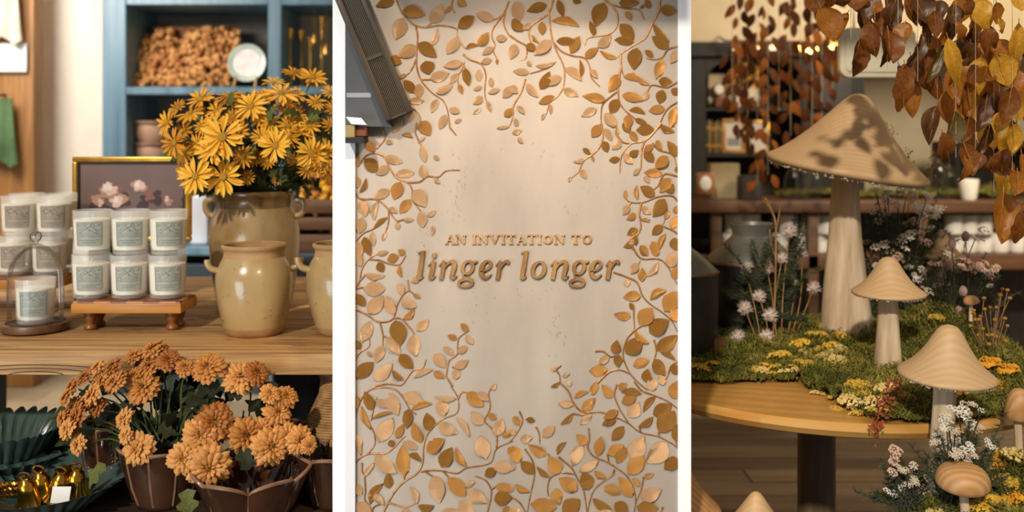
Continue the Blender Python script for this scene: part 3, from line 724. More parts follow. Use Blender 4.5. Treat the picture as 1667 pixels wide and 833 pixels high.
planter('brown glazed planter behind the bowls at the west side of the mums', (P(178, 0, 1.86).x, 1.86, LZ), .062, .115, 10, .05)
planter('brown tulip shaped pot with open scalloped rim below the mums', (P(410, 0, 1.66).x, 1.66, LZ), .096, .085, 6, .26, .2, 1.)
planter('brown scalloped pot cut off by the white pier edge', (P(546, 0, 1.735).x, 1.735, LZ), .070, .098, 6, .26, .5)
planter('brown glazed planter behind the tulip shaped pot, under the eastern mums', (P(470, 0, 1.80).x-.02, 1.80, LZ), .064, .118, 10, .05)
# woven vase
wv = MB(); H_ = .215
prof = [(.070, 0), (.078, .02), (.080, .06), (.070, .10), (.050, .14), (.036, .17), (.032, .2), (.034, H_-.01), (.037, H_)]
for i in range(46):
    z = H_*(i+.5)/46
    for (r0, z0), (r1, z1) in zip(prof, prof[1:]):
        if z0 <= z <= z1: r = r0+(r1-r0)*(z-z0)/(z1-z0); break
    wv.tube([((r+.0022*math.sin(k*PI+i*PI/1))*math.cos(2*PI*k/48), (r+.0022*math.sin(k*PI+i*PI))*math.sin(2*PI*k/48), z) for k in range(49)], .0033, 5, caps=False)
t = thing('woven_vase', 'tan woven wicker vase with flared bottom beside the table leg', 'vase', (P(552, 0, 1.86).x-.004, 1.87, LZ))
obj('weave', wv.mesh('weave', mat('straw', '8A6236', 'B48A54', scale=60, rough=.75)), t)['kind'] = 'stuff'
obj('lining', MB().lathe([(0, 0)]+[(r*.97, z) for r, z in prof], 32).mesh('lining', mat('straw_dark', '4A3218', rough=.8)), t)

# ---- orange mums
m_mum = [mat('mum_petal_%d' % i, a, b, scale=20, rough=.6, transl=.2) for i, (a, b) in enumerate([('C98238', 'E2A65C'), ('B87028', 'D08E44'), ('A05A1E', 'BA7430')])]
m_mume = mat('mum_eye', '6E5A20', '8A7030', scale=200, rough=.8)
mpet = [[leaf_mesh('mum_petal', m, wid=.46, cup=.16, droop=d, seg=5, cols=2, pw=1.5, ex=.55) for d in (.05, .2)] for m in m_mum]
mums = []
for mi in range(3):
    for v in range(2):
        L_ = []
        for ring, (n, ln, tl, r0) in enumerate([(17, .80, -.12, .2), (16, .74, .12, .2), (14, .66, .38, .17), (12, .5, .68, .13), (8, .34, 1.0, .08)]):
            for k in range(n):
                L_.append((R.choice(mpet[mi]), Matrix.Translation((0, 0, ring*.045)) @ ring_M(k+ring*.4+R.uniform(-.2, .2), n, tl+R.uniform(-.15, .15), ln*R.uniform(.85, 1.08), r0, R.uniform(-.3, .3))))
        mums.append(joined(L_, 'petals', m_mum[mi]))
meye = MB().lathe([(0, .05), (.12, .08), (.14, .16), (.08, .2), (0, .2)], 12).mesh('flower_eye', m_mume)
c5 = [(335,255,42),(310,300,38),(345,345,42),(390,210,38),(450,165,36),(520,160,40),(620,112,40),(710,78,48),(770,115,38),(690,160,52),(620,205,45),(665,258,66),(530,230,50),(460,235,50),(430,290,50),(395,335,42),(350,405,56),(310,450,42),(360,520,42),(450,350,42),(290,400,36),(575,400,44),(640,540,66),(580,480,36)]
c6 = [(40,130,50),(120,165,42),(225,165,68),(375,210,68),(450,190,52),(510,285,42),(585,300,48),(545,375,58),(255,420,78),(195,475,78),(110,585,62),(230,625,88),(400,480,72),(515,530,76),(590,485,52),(650,500,55),(470,450,45),(690,525,36),(0,100,42)]
MF = [(x/2.843, 540+y/2.843, r/2.843) for x, y, r in c5]+[(260+x/2.842, 540+y/2.842, r/2.842) for x, y, r in c6]
plants = {'w': thing('mum_plant', 'orange mum plant arching high in the ribbed brown planter', 'flowers', (XA.x, 1.74, LZ+.07)),
          'e': thing('mum_plant', 'orange mum plant leaning over the scalloped brown pots toward the pier', 'flowers', (P(420, 0, 1.80).x, 1.80, LZ+.08))}
for i, (px, py, r) in enumerate(MF):
    pw_ = plants['w'] if px < 338 or (py < 610 and px < 345) else plants['e']
    low = max(0, min(1, (py-580)/180))
    Y = 1.765-.12*low+R.uniform(-.02, .015)
    p = P(px, py, Y); o_ = pw_.location; rad = r*Y/F*1.32
    nr = Vector(((px-300)/220+R.uniform(-.25, .25), -1+.55*(1-low), .9-1.0*low+R.uniform(-.1, .2))).normalized()
    M = basis(p-o_, nr.orthogonal(), nr) @ Matrix.Rotation(R.uniform(0, 6), 4, 'Z') @ Matrix.Diagonal((rad, rad, rad, 1))
    ci = 0 if low > .5 and i % 4 else R.choice((0, 1, 1, 2))
    fo = obj('flower', mums[ci*2+i % 2], pw_, M=M)
    if low > .3: obj('flower_eye', meye, fo)
    b0 = Vector((R.uniform(-.03, .03), R.uniform(-.03, .03), -.02))
    obj('stem', MB().tube(smooth_line([b0, (p-o_)*.6+Vector((0, .02, .015)), p-o_-nr*.012], 5), .0017, 5).mesh('stem', m_stem), pw_)
m_mleaf = [mat('mum_leaf_%d' % i, a, b, scale=14, rough=.6, transl=.12, spec=.2) for i, (a, b) in enumerate([('2C3016', '3C401E'), ('1E2112', '2C2F18'), ('4C5226', '686830')])]
ml = [leaf_mesh('leaf', m, wid=.62, cup=.03, fold=.1, bend=.04, droop=.25, seg=8, cols=2, lobes=2.2) for m in m_mleaf]
for k in range(110):
    px, py = R.gauss(310, 70), R.gauss(682, 38)
    py = max(py, 612+abs(px-290)*.25); Y = R.uniform(1.74, 1.86)
    if k == 0: px, py, Y = 172, 755, 1.66
    if k == 1: px, py, Y = 305, 795, 1.60
    if k == 2: px, py, Y = 322, 645, 1.7
    if k == 3: px, py, Y = 405, 765, 1.64
    pl_ = plants['w'] if px < 338 else plants['e']
    p = P(px, py, Y)-pl_.location; s = R.uniform(.035, .06)
    d = Vector((p.x+R.gauss(0, .1), -.05+R.gauss(0, .05), R.gauss(.02, .07)))
    if k < 2: d = Vector(((-1, .3)[k]*.6, -.3, -.7)); s = .05
    obj('leaf', ml[2] if k < 2 else ml[R.choice((0, 0, 1, 1, 1, 1, 1))] if py > 640 else ml[1], pl_, M=basis(p, d, (R.uniform(-.5, .5), -1, R.uniform(.3, 1)), (s, s, s)))
VMIN = 8
VLAB = ['largest copper vine, rising from the bottom edge to below the word linger',
        'copper vine hanging down the upper right, its tip pointing at the gilt capitals',
        'copper vine fanning upward from the bottom right corner of the mural',
        'copper vine hanging from the top edge beside the slanting vent bar',
        'copper vine reaching inward from the right edge below the word longer',
        'copper vine on the right edge level with the capitals and the word longer',
        'copper vine hanging at the top, right of centre, with a crescent leaf',
        'copper vine above the bottom left corner, arching from the white column',
        'copper vine arching out of the white column just below the vent bar',
        'copper vine on the right edge with the biggest golden leaves, under the lettering',
        'copper vine on the right edge just above the level of the capitals',
        'copper vine whose branching stem touches the first letter of linger from below',
        'copper vine with curled tips between the white column and the first capital',
        'copper vine hanging lowest at the top centre, straight above the lettering',
        'short copper vine at the very top centre, above the lowest hanging one',
        'thin copper sprig of small pale leaves at the top, midway from vent bar to centre',
        'copper sprig hanging just past the lower end of the vent bar',
        'copper sprig level with the word linger, next to the white column']
# ================================================================ MURAL PIER: copper leaf vines, raised lettering, vent bar, side shelf
# leaves: base x, base y, tip x, tip y, width, style (0 plain, 1 crescent, +2 dark, +4 bright)
m_cop = [mat('copper_leaf', 'B8742F', 'E3AC60', scale=70, rough=.31, metal=.7, bump=.5, bscale=110, lo=.3, hi=.7),
         mat('copper_leaf_dark', '9C6228', 'D09C4C', scale=90, rough=.35, metal=.66, bump=.6, bscale=120, lo=.35, hi=.65),
         mat('copper_leaf_bright', 'CF965A', 'F0CBA0', scale=70, rough=.28, metal=.66, bump=.5, bscale=110, lo=.3, hi=.7)]
m_vine = mat('copper_vine', '9A6436', 'BC8850', scale=90, rough=.42, metal=.5, bump=.4, bscale=150)
cshape = {}
for mi in range(3):
    cshape[mi, 0] = [leaf_mesh('leaf', m_cop[mi], wid=1, cup=c, fold=fo, bend=bd, seg=8, cols=2, skirt=.05, pw=p_, crinkle=.10) for c, fo, bd, p_ in ((.10, .0, .03, .85), (.02, .09, -.05, .75), (.12, .0, .07, .8), (.05, .06, -.02, .95))]
    cshape[mi, 1] = [leaf_mesh('leaf', m_cop[mi], wid=.8, cup=.12, fold=.0, bend=bd, seg=9, cols=2, skirt=.05, pw=.9, crinkle=.08) for bd in (.28, .2)]
CD = [
((555,0,3.968),
 [(345,5,230,40,55,2),(400,65,540,98,75,0),(585,148,650,35,80,0),(400,115,355,250,85,0),(755,180,858,110,70,2),(985,130,878,88,60,0),(490,300,368,362,75,0),(500,280,615,365,75,2),(580,298,620,190,45,5),(760,245,687,345,70,4),(805,315,885,295,40,3),(885,295,950,212,60,0),(1000,245,1072,248,45,4),(985,305,915,352,42,0),(905,405,972,388,38,4),(1010,380,1010,415,18,0),(785,405,665,428,50,4),(545,395,570,478,85,2),(575,510,695,475,65,0),(320,370,390,405,65,0),(422,480,365,505,25,0),(470,600,410,520,60,2),(510,540,505,630,60,0),(435,655,535,650,45,4),(760,478,703,540,38,0),(800,440,826,550,55,2),(890,450,893,520,42,4),(615,600,720,550,48,4),(760,545,785,605,30,0),(965,500,975,560,32,4),(912,560,858,580,28,4),(950,600,1025,578,32,4),(1045,630,1115,560,55,4),(915,625,855,670,45,4),(940,650,970,718,28,4),(905,705,855,735,25,4),(625,640,588,725,42,0),(700,700,765,725,42,4),(430,705,450,785,60,4),(680,740,640,830,50,4),(735,790,778,770,24,4),(510,785,575,870,75,0),(395,755,340,855,60,0),(715,40,675,85,30,0),(755,0,810,38,45,0),(1055,750,1105,700,45,0),(1090,818,1010,828,18,4)],
 [[(355,-10),(375,40),(400,90),(470,160),(550,178),(640,165),(745,185),(750,230),(790,300),(830,320)],[(480,160),(495,230),(490,330),(490,430),(520,520),(590,600),(660,650),(690,720),(705,833)],[(487,380),(455,450),(410,500)],[(520,515),(580,515)],[(440,690),(490,720),(515,780),(490,833)],[(555,178),(590,145)],[(1085,10),(1050,90),(985,180),(975,240),(995,290),(985,330),(1010,385)],[(1060,80),(1050,150),(1080,220),(1111,250)],[(790,350),(830,385),(905,415),(935,480),(930,550),(930,620),(945,660)],[(795,400),(780,450),(755,490),(760,560)],[(790,420),(810,455)],[(720,0),(715,45),(735,85)],[(940,130),(1000,125),(1050,90)]]),
((830,0,3.968),
 [(35,12,65,135,75,0),(15,125,85,200,70,2),(240,35,115,72,60,0),(310,0,345,105,45,2),(405,5,460,15,35,0),(135,155,85,190,38,0),(205,140,210,222,48,0),(270,135,440,170,70,1),(610,20,555,165,95,2),(705,20,830,20,60,2),(905,55,875,0,40,2),(865,35,840,55,20,2),(745,75,785,130,35,0),(965,55,1075,75,65,2),(545,230,515,140,38,0),(710,155,795,250,75,2),(800,270,680,258,55,2),(925,155,1025,265,60,3),(1025,310,920,240,70,2),(300,265,425,265,50,2),(390,345,447,240,60,0),(570,305,650,230,60,0),(105,290,170,325,50,2),(140,225,185,275,32,1),(265,260,160,352,70,4),(35,285,5,380,60,4),(485,375,568,310,48,0),(690,375,585,330,45,1),(820,310,800,445,85,2),(870,325,925,365,35,2),(990,385,945,505,65,0),(1083,320,1040,405,50,0),(165,425,290,400,45,1),(110,395,140,425,25,0),(125,470,25,460,42,4),(350,440,460,520,75,5),(455,500,450,390,40,3),(520,450,565,505,38,4),(195,575,255,465,60,2),(335,500,205,540,55,4),(700,480,640,590,68,0),(735,495,845,525,75,1),(820,490,900,545,45,1),(960,520,1045,530,55,2),(985,580,965,665,60,2),(1050,610,1083,570,45,0),(105,540,180,625,45,4),(-5,560,50,600,48,4),(285,620,190,665,45,0),(345,575,440,620,50,0),(620,650,475,620,55,0),(725,615,860,645,55,0),(885,590,870,648,35,0),(700,640,650,730,65,2),(770,710,870,735,50,1),(1000,700,900,715,55,0),(1075,690,1040,820,65,0),(560,705,465,750,50,4),(610,730,690,815,65,4),(265,675,262,735,22,4),(225,735,205,775,22,4),(45,685,97,735,30,4),(30,765,50,810,28,4),(765,740,755,833,55,0),(805,770,880,790,32,0)],
 [[(280,0),(245,90),(135,170),(125,240),(140,280)],[(250,60),(260,180),(275,260),(305,340),(350,440),(345,560),(300,630),(260,660),(235,740)],[(285,280),(330,330),(400,360),(480,375),(515,430),(525,500),(580,560)],[(610,0),(660,40),(695,100),(690,170),(640,220),(550,235),(500,250),(485,290)],[(640,25),(740,55),(830,65),(870,130)],[(970,0),(960,80),(920,150),(880,240),(820,280),(740,330),(690,370)],[(715,345),(720,440),(740,500)],[(715,440),(700,560),(705,650),(740,710),(800,760),(850,810)],[(700,585),(610,660),(590,720),(590,833)],[(1083,300),(1020,320),(985,370),(930,385),(880,375)],[(1083,530),(1010,565),(920,550),(890,590)],[(1083,660),(1020,700),(980,770),(965,833)],[(0,230),(50,265),(105,300),(105,370),(70,390)],[(275,420),(200,455),(130,475)],[(100,510),(75,590),(25,680),(20,750),(0,810)]]),
((555,200,3.968),
 [(220,185,155,118,55,0),(275,72,242,70,14,0),(290,120,335,130,28,0),(395,75,465,95,35,1),(545,90,500,125,20,5),(520,140,545,250,40,4),(600,210,632,240,25,4),(100,190,105,270,35,0),(155,230,235,310,75,2),(290,215,395,255,50,4),(310,285,230,330,55,0),(355,330,470,325,55,4),(545,355,520,275,50,4),(605,355,640,390,25,4),(100,345,110,415,40,0),(120,450,160,360,45,3),(315,435,215,488,55,0),(385,380,345,490,75,0),(470,435,545,535,85,0),(450,495,385,580,60,0),(130,500,160,600,65,4),(240,505,220,620,60,5),(315,545,365,580,32,0),(560,600,612,570,30,4),(515,570,530,670,58,0),(405,620,468,625,26,4),(360,640,375,685,30,4),(300,610,215,680,45,3),(140,605,120,708,62,0),(200,700,215,790,38,4),(290,705,270,758,26,4),(590,665,590,725,28,4),(150,735,190,853,60,2),(110,760,125,863,50,0),(1010,30,1070,30,20,4)],
 [[(490,0),(480,60),(500,110),(530,170),(545,240)],[(700,0),(705,30),(745,80)],[(110,280),(160,215),(220,195),(280,220),(315,290),(360,355),(430,385),(460,430),(460,490),(500,550),(520,575)],[(430,385),(510,380),(560,345),(630,350),(680,310),(770,305)],[(270,40),(285,100),(230,170)],[(95,450),(130,490),(230,495),(300,550),(340,610),(370,640)],[(310,560),(305,650),(285,710)],[(300,610),(215,680),(150,710),(100,760)],[(360,635),(420,620)]]),
((830,200,3.968),
 [(585,10,530,88,60,0),(640,5,690,15,35,0),(610,35,655,110,42,0),(690,30,695,95,24,0),(730,0,775,60,50,2),(775,55,820,120,42,0),(930,40,820,45,70,0),(970,15,1058,55,60,3),(1050,0,1045,25,25,0),(715,115,660,168,50,4),(600,120,630,185,48,0),(945,110,980,170,36,0),(925,145,865,180,40,0),(1075,215,1020,120,55,0),(770,210,830,178,42,2),(865,180,925,250,55,2),(740,195,790,262,50,4),(710,230,642,240,35,2),(470,165,520,200,28,0),(525,210,540,248,18,0),(480,240,412,250,25,4),(460,300,492,358,36,4),(395,350,378,378,20,4),(1020,215,935,290,65,0),(835,295,797,335,30,0),(985,330,870,320,55,0),(865,345,900,385,30,0),(1040,360,970,445,70,0),(1010,445,1055,395,50,2),(745,490,745,435,28,0),(825,495,820,405,40,1),(935,470,845,412,62,0),(770,530,732,590,42,0),(850,540,910,585,42,0),(1000,490,925,600,75,0),(810,585,755,620,40,0),(845,625,900,640,30,1),(1000,620,1022,560,32,0),(1060,580,1083,535,40,0),(1040,680,1083,605,55,0),(985,660,920,718,50,0),(825,685,760,720,48,0),(1005,715,970,808,55,1),(1060,740,1075,820,60,2),(780,790,795,750,28,0),(810,790,815,725,25,2),(840,790,890,853,50,0),(915,765,955,840,55,0),(1070,285,1080,320,20,2),(15,65,75,50,32,4),(51,95,85,130,28,4),(25,5,55,15,20,4)],
 [[(590,0),(600,100),(560,180),(480,240),(455,290),(440,320),(385,360)],[(480,170),(525,205)],[(980,0),(880,110),(780,135),(720,215),(710,320)],[(700,90),(730,125),(780,135)],[(870,115),(850,180),(845,290),(820,320)],[(1083,345),(1000,330),(960,400),(930,430)],[(1083,505),(1045,470),(960,475),(860,512),(780,512),(750,490)],[(850,515),(835,590),(845,680),(800,760),(790,820)],[(920,130),(960,175),(1050,205),(1080,290)],[(780,512),(765,535)],[(835,600),(860,630),(905,625)],[(1083,715),(1045,690),(990,665),(1000,625)],[(820,720),(770,760),(735,800)]]),
((555,400,3.968),
 [(95,40,130,130,60,0),(235,50,305,38,30,4),(300,90,370,65,52,0),(415,50,372,25,36,0),(150,180,278,192,60,5),(240,105,275,165,50,2),(380,125,395,198,45,1),(505,205,455,230,40,4),(370,240,400,315,45,0),(145,275,280,280,85,4),(92,310,155,385,55,2),(175,435,270,325,85,4),(345,440,292,325,65,0),(390,345,488,390,60,4),(465,310,515,335,22,0),(400,470,470,405,55,1),(350,480,385,635,95,2),(190,485,140,612,75,0),(490,545,562,480,58,4),(470,570,485,708,75,4),(295,590,380,695,65,4),(270,640,230,750,62,4),(95,610,125,665,50,2),(165,680,205,715,22,0),(376,700,465,785,70,2),(95,850,205,755,80,2),(600,700,675,780,65,4),(750,600,690,578,35,0),(775,500,820,550,38,0),(805,575,855,630,38,0),(660,650,725,700,35,0),(815,650,755,690,42,4),(735,785,818,740,50,4),(220,870,328,765,80,4),(405,860,335,800,50,3),(470,850,590,800,50,1),(600,810,670,850,45,0),(745,860,740,790,50,0)],
 [[(90,275),(120,230),(135,150),(180,85),(240,50)],[(180,85),(260,95),(310,115),(380,120),(420,60)],[(130,220),(160,180)],[(90,275),(145,268)],[(90,405),(170,445),(230,485),(290,490),(340,465),(365,380),(400,320),(440,290),(470,310)],[(430,220),(440,290)],[(340,465),(390,470),(440,520),(475,570)],[(250,490),(270,570),(270,640)],[(280,580),(300,595)],[(400,890),(440,833),(470,800),(530,785),(550,735)],[(90,740),(120,690),(180,650),(185,600)],[(720,905),(685,850),(680,833),(700,740),(750,700),(760,600),(830,545)],[(720,780),(735,785)],[(225,905),(300,890),(380,900),(400,890)]]),
((830,400,3.968),
 [(795,0,735,5,25,0),(885,60,845,0,50,0),(950,65,925,0,50,0),(1025,135,1080,35,70,0),(820,110,780,175,48,0),(955,105,885,190,60,1),(850,230,855,145,50,0),(735,245,775,235,42,4),(845,325,735,330,60,0),(905,345,1005,290,75,1),(800,410,772,368,30,0),(780,455,675,440,52,0),(835,510,915,405,95,0),(995,420,1085,300,100,0),(1071,490,1083,370,80,0),(900,560,1020,480,95,2),(805,545,895,625,60,1),(745,690,850,590,90,0),(945,670,1080,580,85,2),(1055,210,1083,130,50,0),(670,695,690,610,60,0),(975,690,1065,735,45,3),(640,715,575,758,45,0),(700,700,700,780,50,0),(795,770,895,740,70,0),(630,800,518,805,70,0),(930,730,1000,830,75,2),(1045,820,1085,770,60,2),(300,795,265,790,28,4),(340,840,385,825,30,4),(880,880,890,795,60,0),(1000,895,960,833,50,0)],
 [[(790,0),(820,55),(860,85),(960,85),(1020,135),(1083,250)],[(670,170),(740,195),(820,235),(855,320),(905,375),(985,430),(1050,490),(1085,560)],[(800,400),(800,460),(805,540)],[(880,500),(810,540),(750,610),(730,700),(745,760),(780,830),(850,900),(890,930)],[(550,680),(600,680),(650,715),(690,710),(740,750)],[(560,890),(640,815),(710,800),(770,825)],[(930,605),(945,670),(935,730)],[(1083,745),(1040,775),(1020,833),(1000,870)],[(330,770),(300,800),(320,833),(325,880)],[(820,130),(840,95)]]),
((555,620,3.911),
 [(85,85,105,170,45,0),(195,185,150,70,65,2),(200,235,325,200,35,1),(220,120,300,160,45,4),(305,75,365,210,75,4),(395,85,515,130,75,4),(130,165,190,300,55,1),(240,385,325,240,95,4),(310,375,335,415,45,2),(350,360,395,275,45,0),(430,175,420,295,65,2),(450,180,575,145,60,1),(565,315,545,205,72,2),(510,390,460,265,65,0),(735,110,600,95,50,1),(660,220,625,110,75,0),(620,270,740,330,70,4),(735,230,815,350,55,1),(800,70,905,155,75,0),(870,75,940,120,45,0),(905,270,830,195,58,0),(930,205,990,240,35,0),(955,50,988,20,32,0),(980,345,1025,240,70,0),(1030,355,1095,310,45,0),(90,330,125,465,55,1),(545,445,655,370,80,0),(390,380,485,425,45,4),(430,465,510,510,60,3),(405,600,390,415,90,0),(215,470,350,580,85,4),(640,545,705,425,80,2),(800,540,735,425,60,1),(925,495,885,350,90,0),(150,605,210,520,38,0),(310,680,300,585,55,2),(965,540,1095,550,70,0),(915,600,985,560,55,2),(1065,420,1115,470,50,0),(85,645,130,720,50,0),(185,780,265,655,70,3),(170,715,275,790,70,5),(485,780,440,675,60,1),(490,790,590,790,65,3),(590,600,630,765,90,0),(680,610,790,725,85,0),(785,665,850,640,35,0),(810,695,930,770,80,0),(985,665,1095,690,55,0),(975,755,1085,735,80,2),(755,755,855,850,80,0),(95,775,190,850,80,0),(640,825,755,830,40,0),(380,830,440,833,40,0),(1025,825,1095,825,60,0)],
 [[(85,250),(120,130),(170,65),(240,40),(340,50),(400,110),(440,180),(480,210)],[(130,160),(180,270),(210,330),(215,400),(170,465)],[(85,525),(130,480),(190,460),(280,460),(340,420),(385,370),(410,350)],[(190,250),(210,160),(230,100)],[(270,833),(330,720),(400,640),(480,590),(520,520),(525,420),(550,340),(600,280),(660,235),(740,200),(745,110),(700,30)],[(745,110),(770,70),(810,75)],[(510,575),(580,565),(660,570),(740,585),(800,550),(900,535),(960,510),(990,430),(1095,380)],[(990,430),(990,350),(950,290),(915,250),(950,170),(940,80),(960,40)],[(540,575),(590,610)],[(650,570),(685,610)],[(280,800),(310,775),(360,790),(420,800),(480,775)],[(150,610),(155,700),(150,750),(180,790),(200,833)],[(135,520),(135,570),(155,605)],[(930,833),(950,760),(955,690),(920,630),(850,600)],[(955,690),(990,665)],[(405,600),(400,640)],[(250,780),(210,800),(200,833)]]),
((830,620,3.911),
 [(260,35,315,5,32,1),(375,30,385,0,30,0),(410,105,495,70,50,1),(520,85,550,5,48,0),(655,100,585,25,50,0),(690,45,740,15,45,0),(838,80,715,70,60,3),(710,135,800,95,60,0),(915,60,890,-30,65,0),(1030,105,1071,0,90,0),(405,150,310,140,42,0),(460,180,540,110,60,0),(400,205,325,270,45,1),(520,210,450,270,50,0),(690,185,600,230,50,0),(676,240,590,275,45,2),(755,225,820,135,80,0),(925,95,850,190,55,1),(910,210,1025,150,80,2),(910,225,820,285,55,1),(945,325,1045,195,110,0),(725,285,650,370,62,0),(1055,380,1075,270,60,2),(205,350,280,290,58,0),(20,225,60,275,38,0),(100,240,158,250,32,0),(65,365,140,360,50,0),(0,310,35,335,35,0),(230,470,120,405,62,0),(60,515,15,415,85,0),(300,465,355,390,45,1),(400,535,455,400,78,0),(490,395,425,340,55,0),(555,475,580,355,60,0),(765,485,850,350,100,0),(620,465,720,410,65,0),(680,520,735,425,70,2),(1000,395,870,512,115,0),(750,590,850,480,90,0),(565,505,445,570,55,0),(70,510,150,585,70,2),(320,580,250,480,85,0),(610,615,540,570,55,1),(255,610,175,545,45,3),(500,690,465,580,85,2),(1071,490,985,555,80,2),(35,655,125,700,60,1),(425,700,315,620,85,0),(290,680,315,780,75,0),(600,670,700,715,75,0),(780,735,695,615,75,0),(780,615,825,665,35,0),(850,610,912,590,32,0),(830,735,960,690,80,0),(525,745,645,810,70,3),(130,780,290,800,85,0),(335,840,440,755,100,2),(805,800,940,810,90,2),(670,770,745,850,75,0),(540,830,650,830,60,0),(0,800,70,850,70,0),(0,550,35,545,35,0),(0,660,20,695,35,0)],
 [[(320,10),(370,60),(400,130),(440,180),(490,200),(570,195),(650,220),(750,265),(830,325),(940,350),(1020,390),(1071,425)],[(400,205),(470,215),(490,200)],[(680,20),(665,90),(700,180),(755,265)],[(790,0),(840,60),(920,90),(1000,125),(1071,175)],[(830,325),(825,285)],[(60,190),(80,250),(50,320),(0,385)],[(165,290),(185,330),(190,395)],[(95,430),(145,510),(155,600),(130,720),(110,833)],[(500,300),(505,370),(495,420),(530,475),(620,515),(690,560),(750,610),(790,690),(800,770),(790,833)],[(240,460),(260,490)],[(320,580),(260,610),(240,670),(245,730)],[(310,480),(390,550),(430,620),(470,700),(490,833)],[(330,580),(410,590)],[(410,500),(395,545)],[(665,560),(650,600),(590,640),(530,700),(500,800),(495,833)],[(850,610),(835,690),(800,770)],[(620,465),(630,515)],[(950,350),(945,325)],[(1060,380),(1060,420)],[(0,730),(60,770),(100,833)],[(975,800),(960,833)]]),
]
stems, leaves = [], []
for (ox, oy, sc_), L_, S_ in CD:
    leaves += [(ox+a/sc_, oy+b/sc_, ox+c/sc_, oy+d/sc_, e/sc_, st) for a, b, c, d, e, st in L_]
    stems += [[(ox+x/sc_, oy+y/sc_) for x, y in s] for s in S_]
# vines: stems that meet grow together
par = list(range(len(stems)))
def find(i):
    while par[i] != i: i = par[i]
    return i
def seg_d(p, a, b):
    dx, dy = b[0]-a[0], b[1]-a[1]; l = dx*dx+dy*dy
    t = max(0, min(1, ((p[0]-a[0])*dx+(p[1]-a[1])*dy)/l)) if l else 0
    return math.hypot(p[0]-a[0]-t*dx, p[1]-a[1]-t*dy)
def line_d(p, s): return min(seg_d(p, a, b) for a, b in zip(s, s[1:]))
for i in range(len(stems)):
    for j in range(len(stems)):
        if i != j and min(line_d(stems[i][0], stems[j]), line_d(stems[i][-1], stems[j])) < 5.5: par[find(i)] = find(j)
own = []
for l in leaves:
    d = [line_d((l[0], l[1]), s) for s in stems]; own.append(find(d.index(min(d))))
size = {}
for o_ in own: size[o_] = size.get(o_, 0)+1
roots = sorted({find(i) for i in range(len(stems))}, key=lambda r: -size.get(r, 0))
big = [r for r in roots if size.get(r, 0) >= VMIN]
def near_big(r):
    if r in big: return r
    pts = [p for i, s in enumerate(stems) if find(i) == r for p in s]
    return min(big, key=lambda q: min(line_d(p, s) for p in pts for i, s in enumerate(stems) if find(i) == q))
merge = {r: near_big(r) for r in roots}
def W(px, py, lift=0.): p = P(px, py, PY); p.y -= lift; return p
for vi, r in enumerate(big):
    mem = [s for i, s in enumerate(stems) if merge[find(i)] == r]
    lv = [l for l, o_ in zip(leaves, own) if merge[o_] == r]
    cxm = sum(l[0] for l in lv)/len(lv); cym = sum(l[1] for l in lv)/len(lv)
    t = thing('copper_leaf_vine', VLAB[vi] if vi < len(VLAB) else '?', 'wall relief', W(cxm, cym), 'copper leaf vines on the plaster pier')
    if 0: print('VINE', vi, len(lv), round(cxm), round(cym), 'x', round(min(l[0] for l in lv)), round(max(l[0] for l in lv)), 'y', round(min(l[1] for l in lv)), round(max(l[1] for l in lv)))
    for s in mem:
        n_ = len(s)
        pts = smooth_line([W(x, y, .0008)-t.location for x, y in s], 4)
        ra = [.00175-.0008*(i/len(pts)) for i in range(len(pts))]
        obj('stem', MB().tube(pts, ra, 6).mesh('stem', m_vine), t)
    for (bx, by, tx_, ty, wd, st) in lv:
        p, q = W(bx, by, .0022), W(tx_, ty, .0022)
        ln = (q-p).length; d = (q-p).normalized()
        style = st & 1; mi = 1 if st & 2 else 2 if st & 4 else R.choice((0, 0, 0, 2, 1) if bx > 850 else (0, 0, 2, 2))
        tilt = Vector((R.uniform(-.28, .28), -1, R.uniform(-.24, .34)))
        M = basis(p-t.location, d, tilt, (wd*PY/F*(1.12 if style == 0 else 1.0), ln*1.05, ln*.6))
        if style:   # bend toward the hollow side
            M = M @ Matrix.Diagonal((R.choice((-1, 1)) if st < 2 else (1 if (bx+by) % 2 < 1 else -1), 1, 1, 1))
        obj('leaf', R.choice(cshape[mi, style]), t, M=M)

